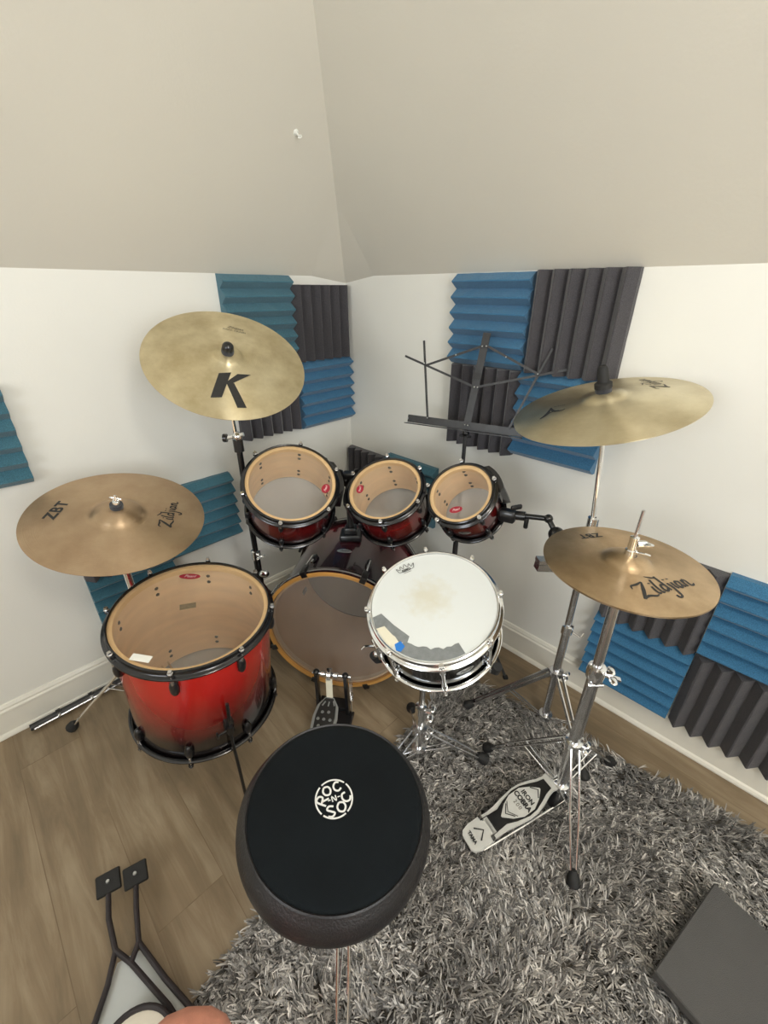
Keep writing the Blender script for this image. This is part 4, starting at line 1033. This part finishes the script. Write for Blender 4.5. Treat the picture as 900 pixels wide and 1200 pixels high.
arcletter([[(-.4, -.5), (-.3, .5), (.3, -.5), (.4, .5)]], 0, 0, .010, 25, .0022); arcletter([[(-1.2, 0), (-.7, 0)], [(.7, 0), (1.2, 0)]], 0, 0, .010, 25, .002)
lg.build('logo', seat, 0)
MB().lathe([(0, .012), (.07, .012), (.075, 0), (.02, -.03), (0, -.03)], BLACKM, 24, xf=M.Translation((-.013, .006, .485))).build('seat_plate', st)
MB().tube([(-.01, .005, .49), (0, 0, .32)], .0125, CHROME, 16).build('upper_tube', st)
MB().tube([(0, 0, .36), (0, 0, .12)], .0155, CHROME, 16).build('lower_tube', st)
tripod(st, .34, .15, [(.003, -.26), (.10, .10), (-.13, .08)], (0, 0, 0), CHROME, rub=.018)

# ------------------------------------------------------------------ things on the floor
# rod lying along the left baseboard
r0, r1 = V((-1.315, 1.055, .014)), V((-1.145, 1.228, .014)); dd = (r1-r0).normalized()
rd = thing('tripod_leg_set', 'folded dark metal stand lying along the left baseboard', 'stand', r0, M((dd, V((-dd.y, dd.x, 0)), V((0, 0, 1)))).transposed())
LL = .36
MB().tube([(0, 0, 0), (LL, 0, 0)], .0125, WIREB, 14).build('tube', rd)
MB().tube([(.01, -.018, .002), (LL*.9, -.016, .002)], .0045, STEEL, 10).build('thin_rod', rd)
mb = MB()
for u in (.09, .2): mb = MB(); mb.lathe([(.0125, -.008), (.017, -.007), (.017, .007), (.0125, .008)], BLACKM, 14, xf=M.Translation((u, 0, 0)) @ M.Rotation(PI/2, 4, 'Y')); mb.ball((u, -.018, .006), .006, CHROME, 8, 6); mb.build('collar', rd)
# upside-down foam tile on the rug
e1 = V((-.836, -.549, 0)); e2 = V((.549, -.836, 0)); cn = V((.868, .560, 0)); ctr_ = cn+(e1+e2)*.15
mb = MB(); mb.box((0, 0, .035), (.30, .30, .03), pmat('flat_grey_foam', srgb(84, 83, 82), .95, noise=.06, nscale=8, bump=.4, bscale=500), bev=.004)
for i in range(6): mb.add([(-.15+i*.05, -.149, .022), (-.10+i*.05, -.149, .022), (-.125+i*.05, -.149, 0), (-.15+i*.05, .149, .022), (-.10+i*.05, .149, .022), (-.125+i*.05, .149, 0)], [(0, 1, 2), (3, 5, 4), (0, 2, 5, 3), (1, 4, 5, 2), (0, 3, 4, 1)], FCHAR)
o = mb.build('foam_tile', smooth=20); o.matrix_world = M.Translation(ctr_+V((0, 0, .030))) @ M((e1, e2, V((0, 0, 1)))).transposed().to_4x4()
tag(o, 'flat dark grey foam tile lying on the rug, lower right corner', 'foam tile')
# black folding frame with pads, over a white board
wf_ = thing('folding_stand', 'black folding metal stand with two square pads lying bottom left', 'stand', (-.65, .45, 0))
o_ = V((-.65, .45, 0)); FR = pmat('dark_frame_paint', (.028, .022, .024, 1), .5, noise=.2, nscale=40)
def fpt(x, y, z=.03): return V((x, y, z))-o_
pts1 = [fpt(-.738, .567, .045), fpt(-.7, .5, .04), fpt(-.652, .442, .035), fpt(-.640, .385), fpt(-.635, .328), fpt(-.66, .19)]
pts2 = [fpt(-.674, .586, .045), fpt(-.64, .52, .04), fpt(-.603, .457, .035), fpt(-.51, .395), fpt(-.425, .345), fpt(-.25, .24)]
MB().tube(pts1, .0065, FR, 10).build('leg', wf_); MB().tube(pts2, .0065, FR, 10).build('leg', wf_)
MB().tube([fpt(-.652, .442, .036), fpt(-.602, .420, .038), fpt(-.482, .351, .034), fpt(-.36, .26)], .0062, FR, 10).build('cross_bar', wf_)
MB().tube([fpt(-.603, .457, .036), fpt(-.602, .420, .038)], .0065, FR, 10).build('short_link', wf_)
for (c_, pp) in (((-.737, .570), 0), ((-.674, .588), 1)):
    rr = rz(31) ; mb = MB()
    mb.box(fpt(c_[0]+.0, c_[1], .052), (.058, .052, .010), RUBBER, rr @ M.Rotation(R_(14), 3, 'X'), bev=.004)
    pad = mb.build('pad', wf_)
    MB().lathe([(0, .004), (.004, .004), (.005, 0)], SILVER, 12, xf=M.Translation(fpt(c_[0], c_[1], .058))).build('screw', pad)
MB().tube([fpt(-.515+.075*math.cos(t), .275+.070*math.sin(t), .06) for t in np.linspace(0, 2*PI, 40)[:-1]], .006, FR, 10, closed=True).build('ring', wf_)
MB().disc(.068, 0, pmat('cream_pad', srgb(240, 232, 214), .5, noise=.02), 40).build('cream_disc', wf_)
bpy.data.objects['cream_disc'].location = fpt(-.515, .275, .058)
MB().lathe([(0, -.012), (.07, -.012), (.071, -.004)], GLASSY, 40, xf=M.Translation(fpt(-.515, .275, .058))).build('disc_base', wf_)
bd_ = MB(); outl = [(-.642, .425), (-.598, .448), (-.425, .338), (-.22, .20), (-.66, .16), (-.636, .328)]
k = len(outl); bd_.add([(x, y, .020) for x, y in outl]+[(x, y, .006) for x, y in outl], [tuple(range(k)), tuple(range(2*k-1, k-1, -1))]+[(i, (i+1) % k, (i+1) % k+k, i+k) for i in range(k)], GLASSY)
o = bd_.build('white_board', smooth=0); tag(o, 'white board under the black folding stand, bottom left', 'board')

# ------------------------------------------------------------------ photographer's hand under the lens
def skinned(name, verts, edges, radii, mat, parent, root=0):
    me = bpy.data.meshes.new(name); me.from_pydata([tuple(v) for v in verts], edges, []); me.update()
    o = bpy.data.objects.new(name, me); COL.objects.link(o); me.materials.append(mat)
    md = o.modifiers.new('skin', 'SKIN'); md.use_smooth_shade = True
    for i, r in enumerate(radii): me.skin_vertices[0].data[i].radius = (r, r) if not isinstance(r, tuple) else r
    for i in range(len(verts)): me.skin_vertices[0].data[i].use_root = (i == root)
    s = o.modifiers.new('sub', 'SUBSURF'); s.levels = 2; s.render_levels = 2
    o.parent = parent; return o

KNEE = (-.264, .178, .574); KR = .082
pn = thing('person', 'seated person whose bare knee shows at the bottom edge', 'person', (-.12, -.30, 0))
pb = V((-.12, -.30, 0))
def q3(x, y, z): return V((x, y, z))-pb
SHIRT = pmat('dark_shirt', srgb(60, 62, 70), .85, bump=.3, bscale=60); SHORT = pmat('dark_shorts', srgb(40, 42, 50), .85, bump=.3, bscale=60); HAIR = pmat('brown_hair', srgb(60, 42, 30), .7, noise=.3, nscale=80)
KX, KY, KZ = KNEE
bv = [q3(-.12, -.42, .52), q3(-.12, -.42, .75), q3(-.12, -.41, 1.0), q3(-.12, -.40, 1.08), q3(-.12, -.38, 1.17), q3(-.12, -.36, 1.27),      # 0-5 pelvis..head
      q3(-.20, -.40, .50), q3(-.22, -.15, .55), q3(KX, KY, KZ), q3(KX, KY+.0, KZ-.10), q3(KX-.0, KY-.03, .25), q3(KX, KY-.05, .06), q3(KX, KY+.06, .03),   # 6-12 left leg
      q3(-.04, -.40, .50), q3(0, -.18, .50), q3(.03, -.02, .50), q3(.03, -.03, .40), q3(.03, -.07, .22), q3(.03, -.09, .06), q3(.03, .03, .03),          # 13-19 right leg
      q3(-.28, -.39, 1.04), q3(-.33, -.30, .84), q3(-.20, -.13, 1.14), q3(-.14, -.10, 1.24),
      q3(.04, -.39, 1.04), q3(.10, -.30, .84), q3(.10, -.13, 1.14), q3(.07, -.10, 1.24)]
be = [(0, 1), (1, 2), (2, 3), (3, 4), (4, 5), (0, 6), (6, 7), (7, 8), (8, 9), (9, 10), (10, 11), (11, 12), (0, 13), (13, 14), (14, 15), (15, 16), (16, 17), (17, 18), (18, 19),
      (3, 20), (20, 21), (21, 22), (22, 23), (3, 24), (24, 25), (25, 26), (26, 27)]
br_ = [(.15, .11), (.13, .095), (.14, .10), (.08, .07), (.052, .052), (.085, .10), .085, .078, KR, .056, .052, .036, .032, .085, .078, .064, .056, .052, .036, .032, .052, .042, .034, .027, .052, .042, .034, .027]
skinned('body', bv, be, br_, SKIN, pn)
skinned('shirt', [bv[0], bv[1], bv[2], bv[3], bv[20], bv[20]*.5+bv[21]*.5, bv[24], bv[24]*.5+bv[25]*.5], [(0, 1), (1, 2), (2, 3), (3, 4), (4, 5), (3, 6), (6, 7)], [(.165, .125), (.15, .11), (.155, .115), (.09, .08), .064, .06, .064, .06], SHIRT, pn)
skinned('shorts', [bv[0]+V((0, 0, -.01)), bv[6], bv[7], bv[13], bv[14]], [(0, 1), (1, 2), (0, 3), (3, 4)], [(.17, .125), .10, .095, .10, .095], SHORT, pn)
MB().ball(bv[5]+V((0, -.012, .03)), .108, HAIR, 24, 16, sc=(.85, 1, 1)).build('hair', pn)
fc = MB(); hd = bv[5]
for sx in (-1, 1): fc.ball(hd+V((sx*.031, .088, .01)), .012, WHITEP, 12, 8); fc.ball(hd+V((sx*.031, .098, .01)), .006, INK, 10, 6)
fc.build('eyes', pn)
fc = MB(); fc.tube([hd+V((0, .092, .012)), hd+V((0, .112, -.022)), hd+V((0, .095, -.028))], [.007, .012, .008], SKIN, 10); fc.build('nose', pn)
fc = MB(); fc.tube([hd+V((-.022, .088, -.052)), hd+V((0, .096, -.054)), hd+V((.022, .088, -.052))], [.003, .006, .003], REDB, 8); fc.build('mouth', pn)
for sx in (-1, 1):
    wr = bv[23] if sx < 0 else bv[27]; e_ = V((-sx*.35, .25, 1)).normalized(); w_ = V((1, 0, .2)).normalized()
    pc = wr+e_*.045
    hv = [wr, pc]; he = [(0, 1)]; hr = [.024, (.036, .018)]
    for k in range(4):
        bse = pc+e_*.03+w_*(k-1.5)*.019; L_ = (.034, .040, .038, .030)[k]
        hv += [bse, bse+e_*L_*.6+V((0, .014, 0)), bse+e_*L_*.9+V((0, .032, 0))]; n0 = len(hv)-3
        he += [(1, n0), (n0, n0+1), (n0+1, n0+2)]; hr += [.0095, .0088, .0075]
    tb = wr+e_*.02-w_*sx*.022*-1
    hv += [tb, tb+w_*sx*-.02*-1+e_*.022, tb+w_*sx*.022+e_*.048]; n0 = len(hv)-3; he += [(0, n0), (n0, n0+1), (n0+1, n0+2)]; hr += [.012, .010, .0085]
    skinned('hand', hv, he, hr, SKIN, pn)

# ------------------------------------------------------------------ camera and light
cam = bpy.data.cameras.new('camera'); co_ = bpy.data.objects.new('camera', cam); COL.objects.link(co_); SC.camera = co_
cam.sensor_fit = 'VERTICAL'; cam.sensor_height = 24; cam.lens = 504/1200*24; cam.clip_start = .01
co_.location = (0, 0, 1.46); co_.rotation_euler = (R_(90-27.2), 0, 0)
def area(loc, target, size, power, col, sy=None):
    l = bpy.data.lights.new('area_light', 'AREA'); l.energy = power; l.size = size; l.color = col
    if sy: l.shape = 'RECTANGLE'; l.size_y = sy
    o = bpy.data.objects.new('area_light', l); COL.objects.link(o); o.location = loc
    d = V(target)-V(loc); o.rotation_euler = d.to_track_quat('-Z', 'Y').to_euler(); return o
P, w0, w1, z0, z1 = PA; wc = P((w0+w1)/2, (z0+z1)/2); area(wc-dR*.03, wc-dR*2, w1-w0-.1, 24, (.93, .97, 1), z1-z0-.1)
P, w0, w1, z0, z1 = PB; wc = P((w0+w1)/2, (z0+z1)/2); area(wc-dL*.03, wc-dL*2, w1-w0-.1, 15, (.93, .97, 1), z1-z0-.1)
l = bpy.data.lights.new('bulb', 'POINT'); l.energy = 27; l.color = (1, .93, .82); l.shadow_soft_size = .12
o = bpy.data.objects.new('bulb', l); COL.objects.link(o); o.location = lp-V((0, 0, .22))
w = bpy.data.worlds.new('world'); SC.world = w; w.use_nodes = True; w.node_tree.nodes['Background'].inputs[0].default_value = (.8, .88, 1, 1); w.node_tree.nodes['Background'].inputs[1].default_value = .5
SC.view_settings.view_transform = 'Standard'; SC.view_settings.look = 'None'; SC.view_settings.exposure = .03; SC.view_settings.gamma = 1
SC.view_settings.use_curve_mapping = False
